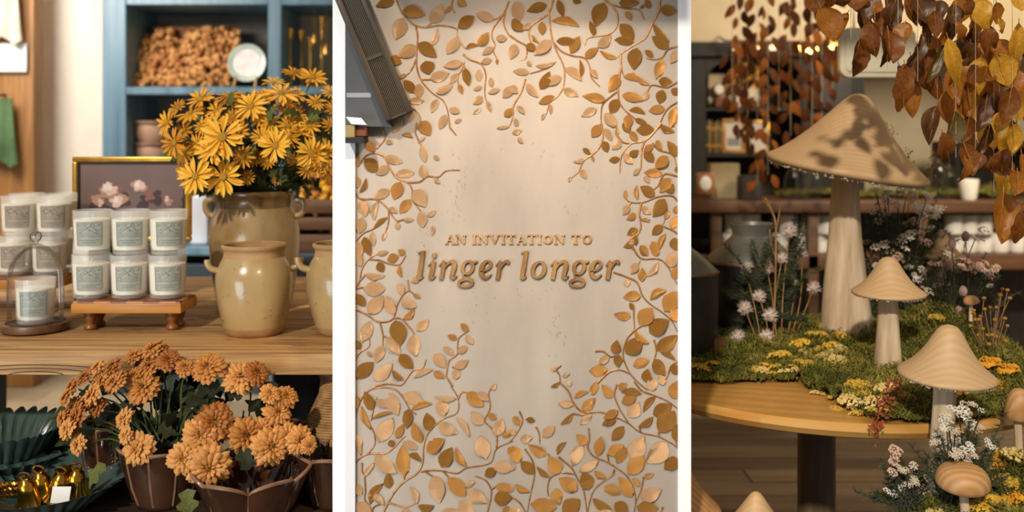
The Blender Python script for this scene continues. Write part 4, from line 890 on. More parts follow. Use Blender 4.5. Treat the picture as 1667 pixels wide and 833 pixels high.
# ---- raised lettering, drawn stroke by stroke
m_let = mat('bronze_lettering', '7C5830', 'AA8350', scale=26, stretch=(1, 1, .5), rough=.5, metal=.25, bump=.3, bscale=200)
m_let2 = mat('gilt_lettering', 'A87C45', 'CFA468', scale=40, rough=.5, metal=.25, bump=.3, bscale=200)
LS = 1667/360
def LP(x, y): return W(660+x/LS, 370+y/LS)
def glyph(strokes, depth, loc):
    """strokes: lists of (x, y, width); each becomes a raised rounded ribbon"""
    b = MB()
    for si, s in enumerate(strokes):
        q = smooth_line([(x, y, w_) for x, y, w_ in s], 5) if len(s) > 2 else [Vector(k) for k in s]
        n = len(q); L_, R_ = [], []
        for i, p in enumerate(q):
            a, c = q[max(0, i-1)], q[min(n-1, i+1)]
            dx, dy = c.x-a.x, c.y-a.y; l = math.hypot(dx, dy) or 1
            nx, ny = -dy/l*p.z/2, dx/l*p.z/2
            L_.append((p.x+nx, p.y+ny)); R_.append((p.x-nx, p.y-ny))
        dd = depth+si*.00006
        vs = []
        for (lx, ly), (rx, ry) in zip(L_, R_):
            cx_, cy_ = (lx+rx)/2, (ly+ry)/2
            for (ux, uy), y in (((lx, ly), 0), ((lx, ly), dd*.75), ((lx+(cx_-lx)*.22, ly+(cy_-ly)*.22), dd), ((rx+(cx_-rx)*.22, ry+(cy_-ry)*.22), dd), ((rx, ry), dd*.75), ((rx, ry), 0)):
                p = LP(ux, uy); vs.append((p.x-loc.x, -y, p.z-loc.z))
        fs = [(i*6+j, i*6+j+1, (i+1)*6+j+1, (i+1)*6+j) for i in range(n-1) for j in range(5)]
        fs += [tuple(range(6)), tuple((n-1)*6+j for j in range(6))[::-1]]
        b.add(vs, fs)
    bm = bmesh.new(); me = bpy.data.meshes.new('letter'); me.from_pydata(b.v, [], b.f); bm.from_mesh(me)
    bmesh.ops.recalc_face_normals(bm, faces=bm.faces); bm.to_mesh(me); bm.free()
    me.shade_smooth(); me.set_sharp_from_angle(angle=.6)
    return me
def ell(cx, cy, rx, ry, wx, wn, slant=0., n=20):
    """ring, thick on the flanks (wx), thin at the poles (wn)"""
    out = []
    for i in range(n+1):
        a = 2*PI*i/n
        y = ry*math.sin(a)
        out.append((cx+rx*math.cos(a)-slant*y, cy+y, wn+(wx-wn)*abs(math.cos(a))**1.3))
    return out
def sh(st, dx): return [[(x+dx, y, w_) for x, y, w_ in s] for s in st]
g_l = [[(134, 180, 34), (122, 260, 38), (110, 335, 38), (103, 374, 34)], [(96, 190, 6), (118, 186, 12), (150, 177, 8)], [(92, 374, 20), (110, 382, 20), (136, 366, 5)]]
g_i = [[(172, 285, 5), (192, 268, 12), (214, 252, 22)], [(214, 256, 34), (203, 320, 36), (189, 378, 34)], [(182, 376, 20), (200, 382, 18), (228, 364, 5)], [(219, 192, 6), (219, 198, 30), (219, 209, 38), (219, 220, 30), (219, 226, 6)]]
g_n = [[(253, 285, 5), (272, 268, 12), (294, 252, 22)], [(293, 256, 34), (282, 320, 34), (270, 388, 34)], [(286, 325, 6), (312, 280, 14), (345, 256, 24), (368, 268, 36), (368, 300, 38), (355, 345, 36), (349, 376, 34)], [(344, 374, 20), (362, 382, 18), (390, 362, 5)]]
g_g = [ell(470, 300, 38, 46, 30, 16, .15), [(492, 262, 16), (520, 262, 16), (546, 252, 6)], [(450, 338, 10), (434, 360, 14), (448, 376, 20), (480, 386, 24), (502, 400, 28)], ell(454, 416, 52, 26, 24, 16, .2)]
g_e = [[(566, 330, 8), (608, 318, 14), (640, 292, 22), (642, 266, 22), (622, 252, 14), (598, 262, 26), (575, 300, 38), (572, 345, 38), (592, 376, 28), (620, 374, 16), (648, 350, 5)]]
g_r = [[(680, 285, 5), (698, 268, 12), (718, 252, 22)], [(716, 256, 34), (706, 320, 34), (694, 388, 34)], [(709, 322, 6), (732, 282, 14), (752, 258, 20), (770, 258, 30), (782, 268, 20)]]
g_o = [ell(1003, 318, 44, 58, 34, 14, .18)]
lt = thing('raised_lettering', 'raised bronze italic lettering reading linger longer on the pale plaster', 'sign', LP(850, 385))
for nm, st, dx in (('l', g_l, 0), ('i', g_i, 0), ('n', g_n, 0), ('g', g_g, 0), ('e', g_e, 0), ('r', g_r, 0), ('l', g_l, 776), ('o', g_o, 0), ('n', g_n, 840), ('g', g_g, 838), ('e', g_e, 828), ('r', g_r, 828)):
    obj('letter', glyph(sh(st, dx), .0055, lt.location), lt, m=m_let)
cap = {'A': (76, [[(0, 122, 7), (26, 122, 7)], [(48, 122, 7), (78, 122, 7)], [(12, 121, 6), (38, 58, 7)], [(36, 56, 8), (64, 121, 16)], [(22, 98, 6), (52, 98, 6)]]),
       'N': (82, [[(0, 122, 7), (26, 122, 7)], [(12, 120, 7), (12, 60, 7)], [(0, 58, 7), (18, 58, 8)], [(13, 58, 14), (68, 121, 16)], [(68, 120, 7), (68, 60, 7)], [(56, 58, 7), (82, 58, 7)]]),
       'I': (36, [[(2, 122, 7), (34, 122, 7)], [(18, 121, 17), (18, 59, 17)], [(2, 58, 7), (34, 58, 7)]]),
       'V': (78, [[(0, 58, 7), (28, 58, 7)], [(13, 59, 16), (40, 121, 10)], [(40, 121, 8), (66, 59, 7)], [(54, 58, 7), (78, 58, 7)]]),
       'T': (68, [[(34, 121, 17), (34, 60, 17)], [(18, 122, 7), (50, 122, 7)], [(2, 59, 8), (66, 59, 8)], [(3, 57, 6), (2, 74, 4)], [(65, 57, 6), (66, 74, 4)]]),
       'O': (72, [ell(36, 90, 28, 29, 17, 8)])}
ct = thing('raised_lettering', 'small raised gilt capitals reading AN INVITATION TO on the plaster', 'sign', LP(850, 122))
for ch, x in (('A', 300), ('N', 378), ('I', 503), ('N', 546), ('V', 634), ('I', 720), ('T', 763), ('A', 836), ('T', 917), ('I', 993), ('O', 1037), ('N', 1121), ('T', 1248), ('O', 1332)):
    obj('letter', glyph(sh(cap[ch][1], x), .0035, ct.location), ct, m=m_let2)

# ---- slanting vent bar at the top west corner of the mural, with its grey cheek and the little shelf below
m_bronze = mat('dark_bronze', '33291E', '443727', scale=8, rough=.5, metal=.2)
m_slot = mat('slot_black', '0E0C0A', rough=.6)
m_slat = mat('bronze_slat', '5E5240', rough=.45, metal=.2)
m_grey = mat('grey_panel', '3E4144', '4C5054', scale=3, rough=.5)
VY = 1.562
v0, v1 = P(553, -44, VY), P(650, 189, VY)     # axis of the bar
ax = (v1-v0).normalized(); L_ = (v1-v0).length
vt = thing('vent_bar', 'dark bronze slatted vent bar slanting across the top corner of the mural', 'vent', v1)
M = basis((0, 0, 0), ax, (.12, -1, -.1))       # local Y along the bar, Z toward the room
vt.matrix_basis = Matrix.Translation(v1) @ M
hw = .0245
def vb(x0, x1, y0, y1, z0, z1): return MB().box(x0, x1, y0, y1, z0, z1)
obj('back_plate', vb(-hw, hw, -L_, .0, -.030, -.004).mesh('back_plate', m_slot, bevel=.002), vt)
for a_, b_ in ((-hw, -hw+.0105), (hw-.0115, hw)):
    obj('rail', vb(a_, b_, -L_, .0, -.004, .006).mesh('rail', m_bronze, bevel=.0015), vt)
obj('end_rail', vb(-hw+.0105, hw-.0115, -.003, 0, -.004, .005).mesh('end_rail', m_bronze), vt)
obj('cross_bar', vb(-hw+.0105, hw-.0115, -.112, -.106, -.004, .004).mesh('cross_bar', m_bronze), vt)
ns = 9
sm = vb(-.0005, .0005, -L_+.003, -.003, -.004, .002).mesh('slat', m_slat, smooth=False)
for k in range(ns): obj('slat', sm, vt, loc=(-hw+.0105+(2*hw-.022)*(k+.5)/ns, 0, 0))
def prism(name, poly, Y, dp, m, bevel=.001):
    c = [P(x, y, Y) for x, y in poly]; o0 = sum(c, Vector())/len(c); n = len(c)
    vs = [tuple(p-o0) for p in c]+[tuple(p-o0+Vector((0, dp, 0))) for p in c]
    fs = [tuple(range(n)), tuple(range(2*n-1, n-1, -1))]+[((i+1) % n, i, n+i, n+(i+1) % n) for i in range(n)]
    bm = bmesh.new(); me = bpy.data.meshes.new(name); me.from_pydata(vs, [], fs); bm.from_mesh(me); bmesh.ops.recalc_face_normals(bm, faces=bm.faces); bm.to_mesh(me); bm.free()
    me.materials.append(m)
    return obj(name, me, loc=o0)
o = prism('cheek_panel', [(562.5, 30), (562.5, 206), (637, 206)], 1.572, .028, m_grey)
tag(o, 'triangular grey cheek panel under the slanting vent bar', 'panel')
sb = obj('band', MB().box(-.024, .018, -.0015, .0, -.004, .004).mesh('band', mat('band_highlight', '8E949C', rough=.5)), o, loc=(0, 0, -.008))  # pale strip painted as the highlight on the grey panel
col = prism('white_column', [(562, 232), (578, 232), (578, 1345), (562, 1345)], 1.5915, .0075, mat('column_white', 'E2E2E4', rough=.5))
tag(col, 'narrow white column against the mural edge, topped by a black ledge', 'column')
o = prism('ledge', [(562, 224), (591, 222), (593, 230), (588, 233), (562, 233)], 1.55, .049, m_slot); tag(o, 'black ledge on top of the narrow white column', 'ledge')
o = prism('cardboard_box', [(562, 203.5), (577, 203.5), (577, 223), (562, 223)], 1.556, .03, mat('card', '9A8656', rough=.8)); tag(o, 'tan cardboard box on the black ledge', 'box')
o = prism('leather_box', [(577.5, 207), (597, 207), (596, 221), (577.5, 221)], 1.565, .03, mat('leather_brown', '6A3418', '7E4424', scale=20, rough=.5)); tag(o, 'reddish brown box on the black ledge beside the cardboard box', 'box')
o = prism('paper_sheet', [(563, 190), (588, 192), (597, 203), (572, 202)], 1.552, .002, mat('sheet_white', 'E4E6EA', rough=.6)); tag(o, 'white paper sheet lying against the grey cheek panel', 'paper')
# ================================================================ EAST BAY
TX, TY, TR, T2 = .727, 2.2, .5, .675
m_ash = mat('golden_ash', 'BE8A44', 'C89850', kind='wave', scale=2.2, stretch=(1.5, 6, 1), detail=3, rough=.38, coat=.2, lo=.1, hi=.9, c3='C4904A', dist=13, dsc=.22)
m_ashe = wood('ash_edge', '8F6430', 'B4854A', 'x', .8, .45, .1)
m_post = wood('brown_post', '54432F', '78624A', 'z', 1., .5, .1)
t = thing('round_table', 'round golden wooden table on one thick pedestal carrying moss and mushrooms', 'table', (TX, TY, 0))
obj('tabletop', MB().lathe([(0, T2-.034), (TR-.03, T2-.034), (TR-.008, T2-.026), (TR, T2-.014), (TR-.002, T2-.005), (TR-.009, T2), (0, T2)], 96).mesh('tabletop', m_ash, ang=25), t)
obj('pedestal', MB().lathe([(0, .02), (.044, .02), (.044, T2-.034), (0, T2-.034)], 40).mesh('pedestal', m_post), t)
obj('foot', MB().lathe([(0, 0), (.24, 0), (.25, .006), (.24, .018), (.06, .024), (0, .024)], 48).mesh('foot', m_post), t)

# ---- moss (uncountable): mound plus strands
def smoothstep(a, b, x): t_ = max(0, min(1, (x-a)/(b-a))); return t_*t_*(3-2*t_)
def moss_h(x, y):
    d = math.hypot(x-TX, y-TY)
    if d > TR-.004: return -1
    fx = smoothstep(.60, .70, x)                       # the clear front corner of the tabletop
    yb = 1.985*(1-fx)+1.70*fx+.012*math.sin(x*37)+.008*math.sin(x*91)
    if x < .62: yb = max(yb, 1.985+.012*math.sin(x*53))
    e = smoothstep(yb, yb+.06, y)*smoothstep(TR-.004, TR-.05, d)
    if y < yb: return -1
    h = .010+.016*e
    for (cx, cy, r, a) in ((.80, 2.30, .20, .040), (1.03, 2.20, .13, .095), (.55, 2.20, .14, .020), (.92, 2.02, .14, .035), (1.05, 1.95, .10, .03), (.80, 1.86, .10, .018)):
        h += a*e*math.exp(-((x-cx)**2+(y-cy)**2)/r**2)
    return h+.006*e*noise.noise((x*30, y*30, 3))
def moss_mat(name, cs):
    m = mat(name, cs[0], cs[2], c3=cs[1], scale=16, detail=6, rough=.85, lo=.33, hi=.67, transl=.12)
    return m
m_moss = moss_mat('moss', ('4E5218', '7C7828', 'A89A46'))
m_mossd = mat('moss_bed', '3C4012', '606220', scale=40, rough=.95, bump=.8, bscale=90)
def moss(label, hf, x0, x1, y0, y1, z0, n, step, seed, ln=(.007, .018)):
    rr = random.Random(seed); b = MB()
    nx, ny = int((x1-x0)/step), int((y1-y0)/step); g = {}; vs = []; fs = []
    for i in range(nx+1):
        for j in range(ny+1):
            h = hf(x0+i*step, y0+j*step)
            if h >= 0: g[i, j] = len(vs); vs.append((x0+i*step, y0+j*step, z0+h*.85))
    for i in range(nx):
        for j in range(ny):
            k = [(i, j), (i+1, j), (i+1, j+1), (i, j+1)]
            if all(q in g for q in k): fs.append(tuple(g[q] for q in k))
    bed = MB().add(vs, fs).mesh('moss_bed', m_mossd)
    v2, f2 = [], []; c = 0
    while c < n:
        x, y = rr.uniform(x0, x1), rr.uniform(y0, y1); h = hf(x, y)
        if h < 0: continue
        c += 1; a = rr.uniform(0, 2*PI); l = rr.uniform(*ln); up = rr.uniform(-.1, .8)
        dx, dy = math.cos(a), math.sin(a); w_ = rr.uniform(.0007, .0015); k = len(v2)
        z = z0+h*rr.uniform(.8, 1.05)
        m_ = (x+dx*l*.5, y+dy*l*.5, z+l*up*.6+.002); e = (x+dx*l, y+dy*l, z+l*up*.5+rr.uniform(-.003, .003))
        v2 += [(x-dy*w_, y+dx*w_, z), (x+dy*w_, y-dx*w_, z), (m_[0]+dy*w_, m_[1]-dx*w_, m_[2]), (m_[0]-dy*w_, m_[1]+dx*w_, m_[2]), e]
        f2 += [(k, k+1, k+2, k+3), (k+3, k+2, k+4)]
        if c % 2:
            s_ = rr.uniform(-1, 1)*l*.5; k = len(v2)
            v2 += [m_, (m_[0]-dy*s_+dx*l*.3, m_[1]+dx*s_+dy*l*.3, m_[2]+.003), (m_[0]+dx*w_*2, m_[1]+dy*w_*2, m_[2]+w_)]
            f2 += [(k, k+1, k+2)]
    o = obj('moss', MB().add(v2, f2).mesh('moss', m_moss, ang=180)); tag(o, label, 'moss', kind='stuff')
    obj('moss_bed', bed, o)
    return o
moss('green and ochre moss heaped over the round golden table', moss_h, TX-TR, TX+TR, TY-TR, TY+TR, T2, 46000, .012, 3)
def mz(px, py):   # where a sight line of the photograph meets the mossy tabletop
    for k in range(400):
        Y = 1.66+k*.003; p = P(px, py, Y); h = moss_h(p.x, p.y)
        if p.z <= T2+max(h, 0): return p
    return P(px, py, 2.3)
# front mound on a low stool
FX, FYc, FR, FZ = .885, 1.655, .185, .53
def front_h(x, y):
    d = math.hypot(x-FX, y-FYc)
    if d > FR-.003: return -1
    e = smoothstep(FR, FR-.06, d)
    return .006+e*(.035+.06*math.exp(-((x-.945)**2+(y-1.68)**2)/.085**2)+.02*noise.noise((x*22, y*22, 1)))
t = thing('low_stool', 'low round stool under the mossy group before the big table', 'stool', (FX, FYc, 0))
obj('seat', MB().lathe([(0, FZ-.03), (FR, FZ-.03), (FR+.004, FZ-.015), (FR, FZ), (0, FZ)], 64).mesh('seat', m_ashe, ang=30), t)
for k in range(3):
    a = k*2*PI/3+.5; obj('leg', MB().tube([(.15*math.cos(a), .15*math.sin(a), 0), (.10*math.cos(a), .10*math.sin(a), FZ-.03)], .014, 10).mesh('leg', m_post), t)
moss('moss with yellow tufts covering the low stool before the table', front_h, FX-FR, FX+FR, FYc-FR, FYc+FR, FZ, 12000, .010, 5)

# ---- yellow clumps
m_yel = [mat('yellow_tuft_%d' % i, a, b, scale=60, rough=.9, lo=.3, hi=.7) for i, (a, b) in enumerate([('B08A24', 'DDB648'), ('C08E1E', 'E8BC3E'), ('C8A85A', 'E2CC86'), ('C07A14', 'E8A828')])]
def clump_mesh(m, n, rx, rz):
    b = MB()
    for k in range(n):
        a, q = R.uniform(0, 2*PI), R.random()**.5
        z = rz*(1-q*q)**.5*R.uniform(.5, 1)
        b.ico((rx*q*math.cos(a), rx*.75*q*math.sin(a), z), R.uniform(.0018, .0036))
    return b.mesh('yellow_clump', m, ang=10)
cl = [clump_mesh(m_yel[i], 150, .03, .014) for i in (0, 1, 2, 3)]
YC = [(1330,545,0,1),(1302,560,1,1.1),(1268,578,0,1),(1352,562,1,.9),(1137,598,0,1),(1160,590,1,.6),(1245,592,1,.5),(1262,595,0,.6),(1362,587,2,1),(1345,578,2,.7),(1400,628,0,1),(1385,650,2,1),(1360,665,0,.6),(1442,632,2,1),(1420,652,2,.8),(1525,515,0,.7),(1555,642,3,1),(1572,630,3,.8),(1620,625,3,.9),(1610,590,3,1.1),(1640,600,3,1),(1480,600,0,.7),(1230,600,0,.5),(1345,530,0,.8),(1500,620,2,.8)]+[(R.uniform(1225, 1400), 0, R.choice((0, 0, 1, 2)), R.uniform(.35, .7)) for k in range(18)]+[(R.uniform(1330, 1480), 1, R.choice((0, 0, 2)), R.uniform(.35, .7)) for k in range(10)]
YC = [(a, (600-(a-1225)*.4+R.uniform(0, 30)) if b == 0 else R.uniform(615, 680) if b == 1 else b, c, d) for a, b, c, d in YC]
for i, (px, py, k, s) in enumerate(YC):
    p = mz(px, py)
    o = obj('yellow_clump', cl[k], loc=p-Vector((0, 0, .004))); o.scale = (s, s, s); o.rotation_euler = (.25, 0, R.uniform(0, 6))
    tag(o, 'small clump of %s blossom tucked into the moss on the round table' % ('mustard', 'golden yellow', 'pale cream yellow', 'orange yellow')[k], 'flowers', 'yellow clumps in the table moss', 'thing')
for i, (px, py, Y, k, s) in enumerate([(1640,690,1.72,1,.9),(1625,705,1.70,3,1),(1655,725,1.68,2,1.1),(1610,730,1.70,3,.8),(1580,790,1.62,2,.8),(1525,805,1.6,2,1),(1510,825,1.58,1,1),(1620,800,1.6,1,1),(1640,770,1.64,0,1),(1590,825,1.58,1,1),(1655,815,1.6,3,1)]):
    p = P(px, py, Y); h = front_h(p.x, p.y); p.z = FZ+max(h, .01)-.006
    o = obj('yellow_clump', cl[k], loc=p); o.scale = (s, s, s); o.rotation_euler = (.2, 0, R.uniform(0, 6))
    tag(o, 'small clump of %s blossom tucked into the moss on the low stool' % ('mustard', 'golden yellow', 'pale cream yellow', 'orange yellow')[k], 'flowers', 'yellow clumps in the stool moss', 'thing')

# ---- carved wooden mushrooms
m_cap = mat('pale_carved_wood', 'C39D70', 'CAA678', kind='wave', scale=10, stretch=(.9, 5.5, 1.6), detail=2, rough=.55, bump=.05, bscale=30, lo=.0, hi=1., dist=6, dsc=.3)
m_cap2 = mat('tan_carved_wood', 'B4834E', 'C99A66', kind='wave', scale=10, stretch=(.9, 5.5, 1.6), detail=2, rough=.55, bump=.08, bscale=30, lo=.0, hi=1., dist=6, dsc=.3)
m_trunk = mat('mushroom_stem_wood', 'A88E70', 'DCC6A4', scale=5, stretch=(9, 9, 1), detail=4, rough=.6, bump=.15, bscale=18, lo=.3, hi=.7, c3='C8AE8C')
m_gill = mat('lace_white', 'E4DCCB', 'C9BEA8', scale=40, rough=.8)
SHARP = [(0, 1), (.06, .99), (.12, .955), (.19, .88), (.28, .76), (.40, .60), (.54, .42), (.70, .245), (.84, .115), (.93, .045), (.975, .015), (1, -.02), (.995, -.06), (.96, -.085)]
BELL = [(0, 1), (.08, .99), (.17, .955), (.25, .87), (.33, .74), (.44, .55), (.58, .35), (.73, .19), (.87, .075), (.955, .02), (1, -.025), (.99, -.07), (.95, -.09)]
DOME = [(0, 1), (.25, .985), (.5, .92), (.72, .78), (.88, .55), (.97, .25), (1, -.05), (.97, -.25), (.88, -.35)]
def mushroom(label, base, top, cap_r, cap_h, prof, stem_r, tilt=(0, 0), m=m_cap, lean=0., wob=.012, group=None):
    """base: foot on the ground, top: underside centre of the cap; stem_r: radii from foot to cap"""
    base, top = Vector(base), Vector(top)
    t = thing('wooden_mushroom', label, 'mushroom', base, group)
    T = Matrix.Translation(top-base) @ Matrix.Rotation(tilt[0], 4, 'X') @ Matrix.Rotation(tilt[1], 4, 'Y')
    fr = lambda a, z: 1+wob*math.sin(2*a+1)+wob*.7*math.sin(3*a+2.3)
    pr = [(r*cap_r, z*cap_h) for r, z in prof]
    pr += [(.55*cap_r, -.03*cap_h), (0, .02*cap_h)]
    obj('cap', MB().lathe(pr, 64, T, fr).mesh('cap', m, ang=60), t)
    b = MB(); ng = int(60+cap_r*300)
    for k in range(ng):
        a = 2*PI*k/ng; c, s = math.cos(a), math.sin(a); q = fr(a, 0)
        r0, r1 = stem_r[-1]*.9, cap_r*.955*q; dz = R.uniform(-.006, -.002)*cap_r/.15; w_ = .0009
        b.add([(r0*c-w_*s, r0*s+w_*c, -.02*cap_h), (r1*c-w_*s, r1*s+w_*c, -.08*cap_h), (r1*c+w_*s, r1*s-w_*c, -.08*cap_h+dz), (r0*c+w_*s, r0*s-w_*c, -.02*cap_h+dz-.004)], [(0, 1, 2, 3)], T)
    for k in range(ng*3):
        a = R.uniform(0, 2*PI); q = fr(a, 0)*cap_r*R.uniform(.90, .965)
        b.ico(T @ Vector((q*math.cos(a), q*math.sin(a), -.085*cap_h-R.uniform(0, .004)*cap_r/.12)), R.uniform(.0008, .002)*(.5+cap_r/.24))
    g = obj('gills', b.mesh('gills', m_gill, ang=10), t); g['kind'] = 'stuff'
    n = len(stem_r); L_ = top-base; pts = []
    for i in range(n):
        u = i/(n-1); pts.append(L_*u+Vector((lean*math.sin(PI*u), 0, 0)))
    pts[-1] = pts[-1]+Vector((0, 0, .012))
    sp = smooth_line(pts, 4); rs = []
    for i in range(len(sp)):
        u = i/(len(sp)-1)*(n-1); k = min(n-2, int(u)); rs.append(stem_r[k]+(stem_r[k+1]-stem_r[k])*(u-k))
    sb_ = MB().tube(sp, rs, 28)
    o_ = len(sb_.v)
    vs = []
    for i, v in enumerate(sb_.v):
        ring, a = divmod(i, 28); a = 2*PI*a/28; c = sp[ring]; f = 1+.05*math.sin(3*a+ring*.15)+.025*math.sin(7*a+ring*.3)
        vs.append(tuple(c+(Vector(v)-c)*f))
    sb_.v = vs
    obj('stem', sb_.mesh('stem', m_trunk, ang=60), t)
    return t
def px2(px0, px1, Y): return (px1-px0)/2*Y/F
MY = 2.27
mushroom('tallest pale wooden mushroom with a wide pointed cap rising from the moss', P(1380, 537, MY)-Vector((0, 0, .03)), P(1378, 270, MY), px2(1250, 1500, MY)*1.01, .180, SHARP, [px2(1337, 1424, MY), px2(1340, 1416, MY), px2(1346, 1410, MY), px2(1352, 1404, MY), px2(1357, 1402, MY), px2(1360, 1400, MY)], tilt=(.10, .155), lean=-.004)
MY = 1.99
mushroom('middle sized pale wooden mushroom before the tallest one', P(1446, 601, MY)-Vector((0, 0, .02)), P(1446, 474, MY), px2(1388, 1503, MY), .075, BELL, [px2(1423, 1468, MY), px2(1426, 1466, MY), px2(1430, 1463, MY), px2(1432, 1461, MY)], tilt=(.03, .0))
MY = 1.655
mushroom('pale wooden bell capped mushroom standing on the stool by white flowers', (P(1527, 800, MY).x, MY, FZ+.012), P(1541, 607, MY), px2(1467, 1617, MY), .088, BELL, [px2(1505, 1549, MY), px2(1511, 1550, MY), px2(1516, 1553, MY), px2(1521, 1556, MY), px2(1522, 1556, MY)], tilt=(.06, .03))
MY = 2.42
mushroom('small greyish mushroom half hidden among white dried flowers behind the moss', P(1534, 520, MY)-Vector((0, 0, .05)), P(1531, 415, MY), px2(1496, 1566, MY), .068, SHARP, [px2(1522, 1546, MY), px2(1525, 1543, MY), px2(1526, 1542, MY)], tilt=(.06, .02))
MY = 2.12
mushroom('tiny brown capped mushroom beside the tan button flowers', P(1580, 508, MY)-Vector((0, 0, .02)), P(1581, 490, MY), px2(1570, 1594, MY), .012, DOME, [px2(1577, 1583, MY)]*3, tilt=(.15, -.2), m=m_cap2)
MY = 1.575
mushroom('brown flat capped mushroom on the stool below the white flowers', (P(1573, 835, MY).x, MY, FZ+.02), P(1567, 783, MY), px2(1526, 1609, MY), .030, DOME, [px2(1564, 1580, MY), px2(1564, 1578, MY), px2(1564, 1577, MY)], tilt=(.1, .02), m=m_cap2)
MY = 1.70
mushroom('brown egg capped mushroom at the far end of the stool moss', (P(1660, 735, MY).x, MY, FZ+.06), P(1656, 668, MY), px2(1638, 1676, MY), .042, DOME, [px2(1655, 1667, MY)]*3, tilt=(.1, .1), m=m_cap2)
# two pale caps on a plinth close to the pier
t = thing('low_plinth', 'low dark plinth below the frame carrying two pale pointed mushrooms', 'plinth', (.385, 1.80, 0))
t['label'] = 'low dark plinth carrying two pale pointed mushrooms beside the pier'
obj('plinth_block', MB().box(-.16, .13, -.11, .11, 0, .34).mesh('plinth_block', m_blk, bevel=.004), t)
MY = 1.79
mushroom('tan pointed mushroom leaning past the white pier edge', (P(1080, 0, MY).x, MY, .34), P(1080, 822, MY), px2(988, 1172, MY), .132, SHARP, [.016, .015, .014, .013], tilt=(.05, .04), m=m_cap2)
mushroom('pale pointed mushroom whose tip just shows at the bottom of the bay', (P(1230, 0, 1.73).x, 1.73, .34), P(1230, 872, 1.73), px2(1165, 1295, 1.73), .085, SHARP, [.016, .015, .014, .013], tilt=(.05, 0))

# ---- dark metal vases on the table
m_zinc = mat('dark_zinc', '66635C', '98928A', scale=6, rough=.42, metal=.25, bump=.15, bscale=40, c3='7C786F')
m_iron = mat('dark_iron', '1A1B1A', '2C2C29', scale=12, rough=.5, metal=.3, bump=.3, bscale=60)
m_band = mat('copper_band', '7A5230', rough=.45, metal=.5)
def vase(label, loc, pr, ribs, band_z, band_r, m_low):
    t = thing('metal_vase', label, 'vase', loc)
    k = next(i for i, q in enumerate(pr) if q[1] >= band_z)
    obj('body', MB().lathe(pr[:k+1], 48).mesh('body', m_low), t)
    obj('shoulder', MB().lathe(pr[k:], 48).mesh('shoulder', m_zinc), t)
    obj('band', MB().lathe([(band_r+.0015, band_z-.003), (band_r+.003, band_z), (band_r+.0015, band_z+.003)], 48).mesh('band', m_band), t)
    if ribs:
        rm = MB().tube([(0, 0, -.006), (0, 0, .006)], .002, 5).mesh('stud', m_iron)
        for i in range(48):
            a = 2*PI*i/48; obj('stud', rm, t, loc=(band_r*1.005*math.cos(a), band_r*1.005*math.sin(a), band_z-.012))
    return t
VY_ = 2.45; vx = P(1224, 0, VY_).x; zz = lambda py, Y: P(0, py, Y).z-T2
vase('dark zinc vase with flared mouth behind the thistles', (vx, VY_, T2), [(0, .0), (.09, 0), (.105, .02), (.112, .08), (.115, zz(425, VY_)), (.110, zz(415, VY_)), (.085, zz(402, VY_)), (.063, zz(390, VY_)), (.051, zz(382, VY_)), (.051, zz(379, VY_)), (.057, zz(368, VY_)), (.060, zz(363, VY_)), (.057, zz(363, VY_)), (.045, zz(380, VY_)), (0, .1)], True, zz(425, VY_), .115, m_iron)
VY2 = 2.2; vx2 = P(1098, 0, VY2).x
vase('dark iron vase with conical shoulder cut off by the pier', (vx2, VY2, T2), [(0, 0), (.094, 0), (.1, .01), (.102, .1), (.103, zz(440, VY2)), (.098, zz(436, VY2)), (.06, zz(412, VY2)), (.035, zz(400, VY2)), (.035, zz(380, VY2)), (.04, zz(375, VY2)), (.03, zz(380, VY2)), (0, .1)], False, zz(440, VY2), .103, m_iron)
p = mz(1160, 580)
o = obj('wood_block', MB().box(-.045, .03, -.03, .03, 0, .055).mesh('wood_block', wood('block_brown', '5A3A1E', '7E5730', 'x', 1, .6, .2), bevel=.002), loc=(p.x+.005, p.y+.07, T2+.012)); o.rotation_euler = (0, 0, .35)
tag(o, 'brown wooden block in the moss beside the iron vase', 'block')

# ---- thistles and dark heather
m_heath = mat('heather_green', '2E341E', '4C5232', scale=30, rough=.8)
m_twig = mat('pale_twig', '7E5A34', 'A47C4C', scale=40, rough=.75)
m_globe = mat('thistle_head', 'BEA89C', 'DDCCC2', scale=120, rough=.9)
hb = thing('heather_bush', 'dark green feathery heather standing behind the thistles', 'plant', (P(1250, 0, 2.3).x, 2.3, T2+.02))
for k in range(46):
    b = MB(); e = P(R.uniform(1175, 1335), R.uniform(385, 560), R.uniform(2.22, 2.4))
    if k % 5 == 0: e = P(R.uniform(1255, 1315), R.uniform(340, 400), R.uniform(2.28, 2.4))
    e = e-hb.location; r0 = Vector((R.uniform(-.05, .05), R.uniform(-.03, .03), 0))
    ln = smooth_line([r0, r0.lerp(e, .5)+Vector((0, 0, .03)), e], 12)
    b.tube(ln, .0009, 4)
    for i in range(6, len(ln)):
        for q in range(9):
            d = Vector((R.gauss(0, 1), R.gauss(0, 1), R.gauss(.5, .8))).normalized()*R.uniform(.010, .024); p = ln[i]; s = d.orthogonal().normalized()*.0012
            b.add([p-s, p+s, p+d], [(0, 1, 2)])
    obj('sprig', b.mesh('sprig', m_heath, ang=180), hb)
gb = MB()
for k in range(150):
    u = R.uniform(-.75, 1); a = R.uniform(0, 2*PI); q = (1-u*u)**.5
    d = Vector((q*math.cos(a), q*math.sin(a), u)); s = d.orthogonal().normalized()*.09; e = d.cross(s)
    gb.add([d*.45+s, d*.45+e, d*.45-s-e, d*R.uniform(.9, 1.12)], [(0, 1, 3), (1, 2, 3), (2, 0, 3)])
gb.ico((0, 0, 0), .75)
gm = gb.mesh('flower_head', m_globe, ang=20)
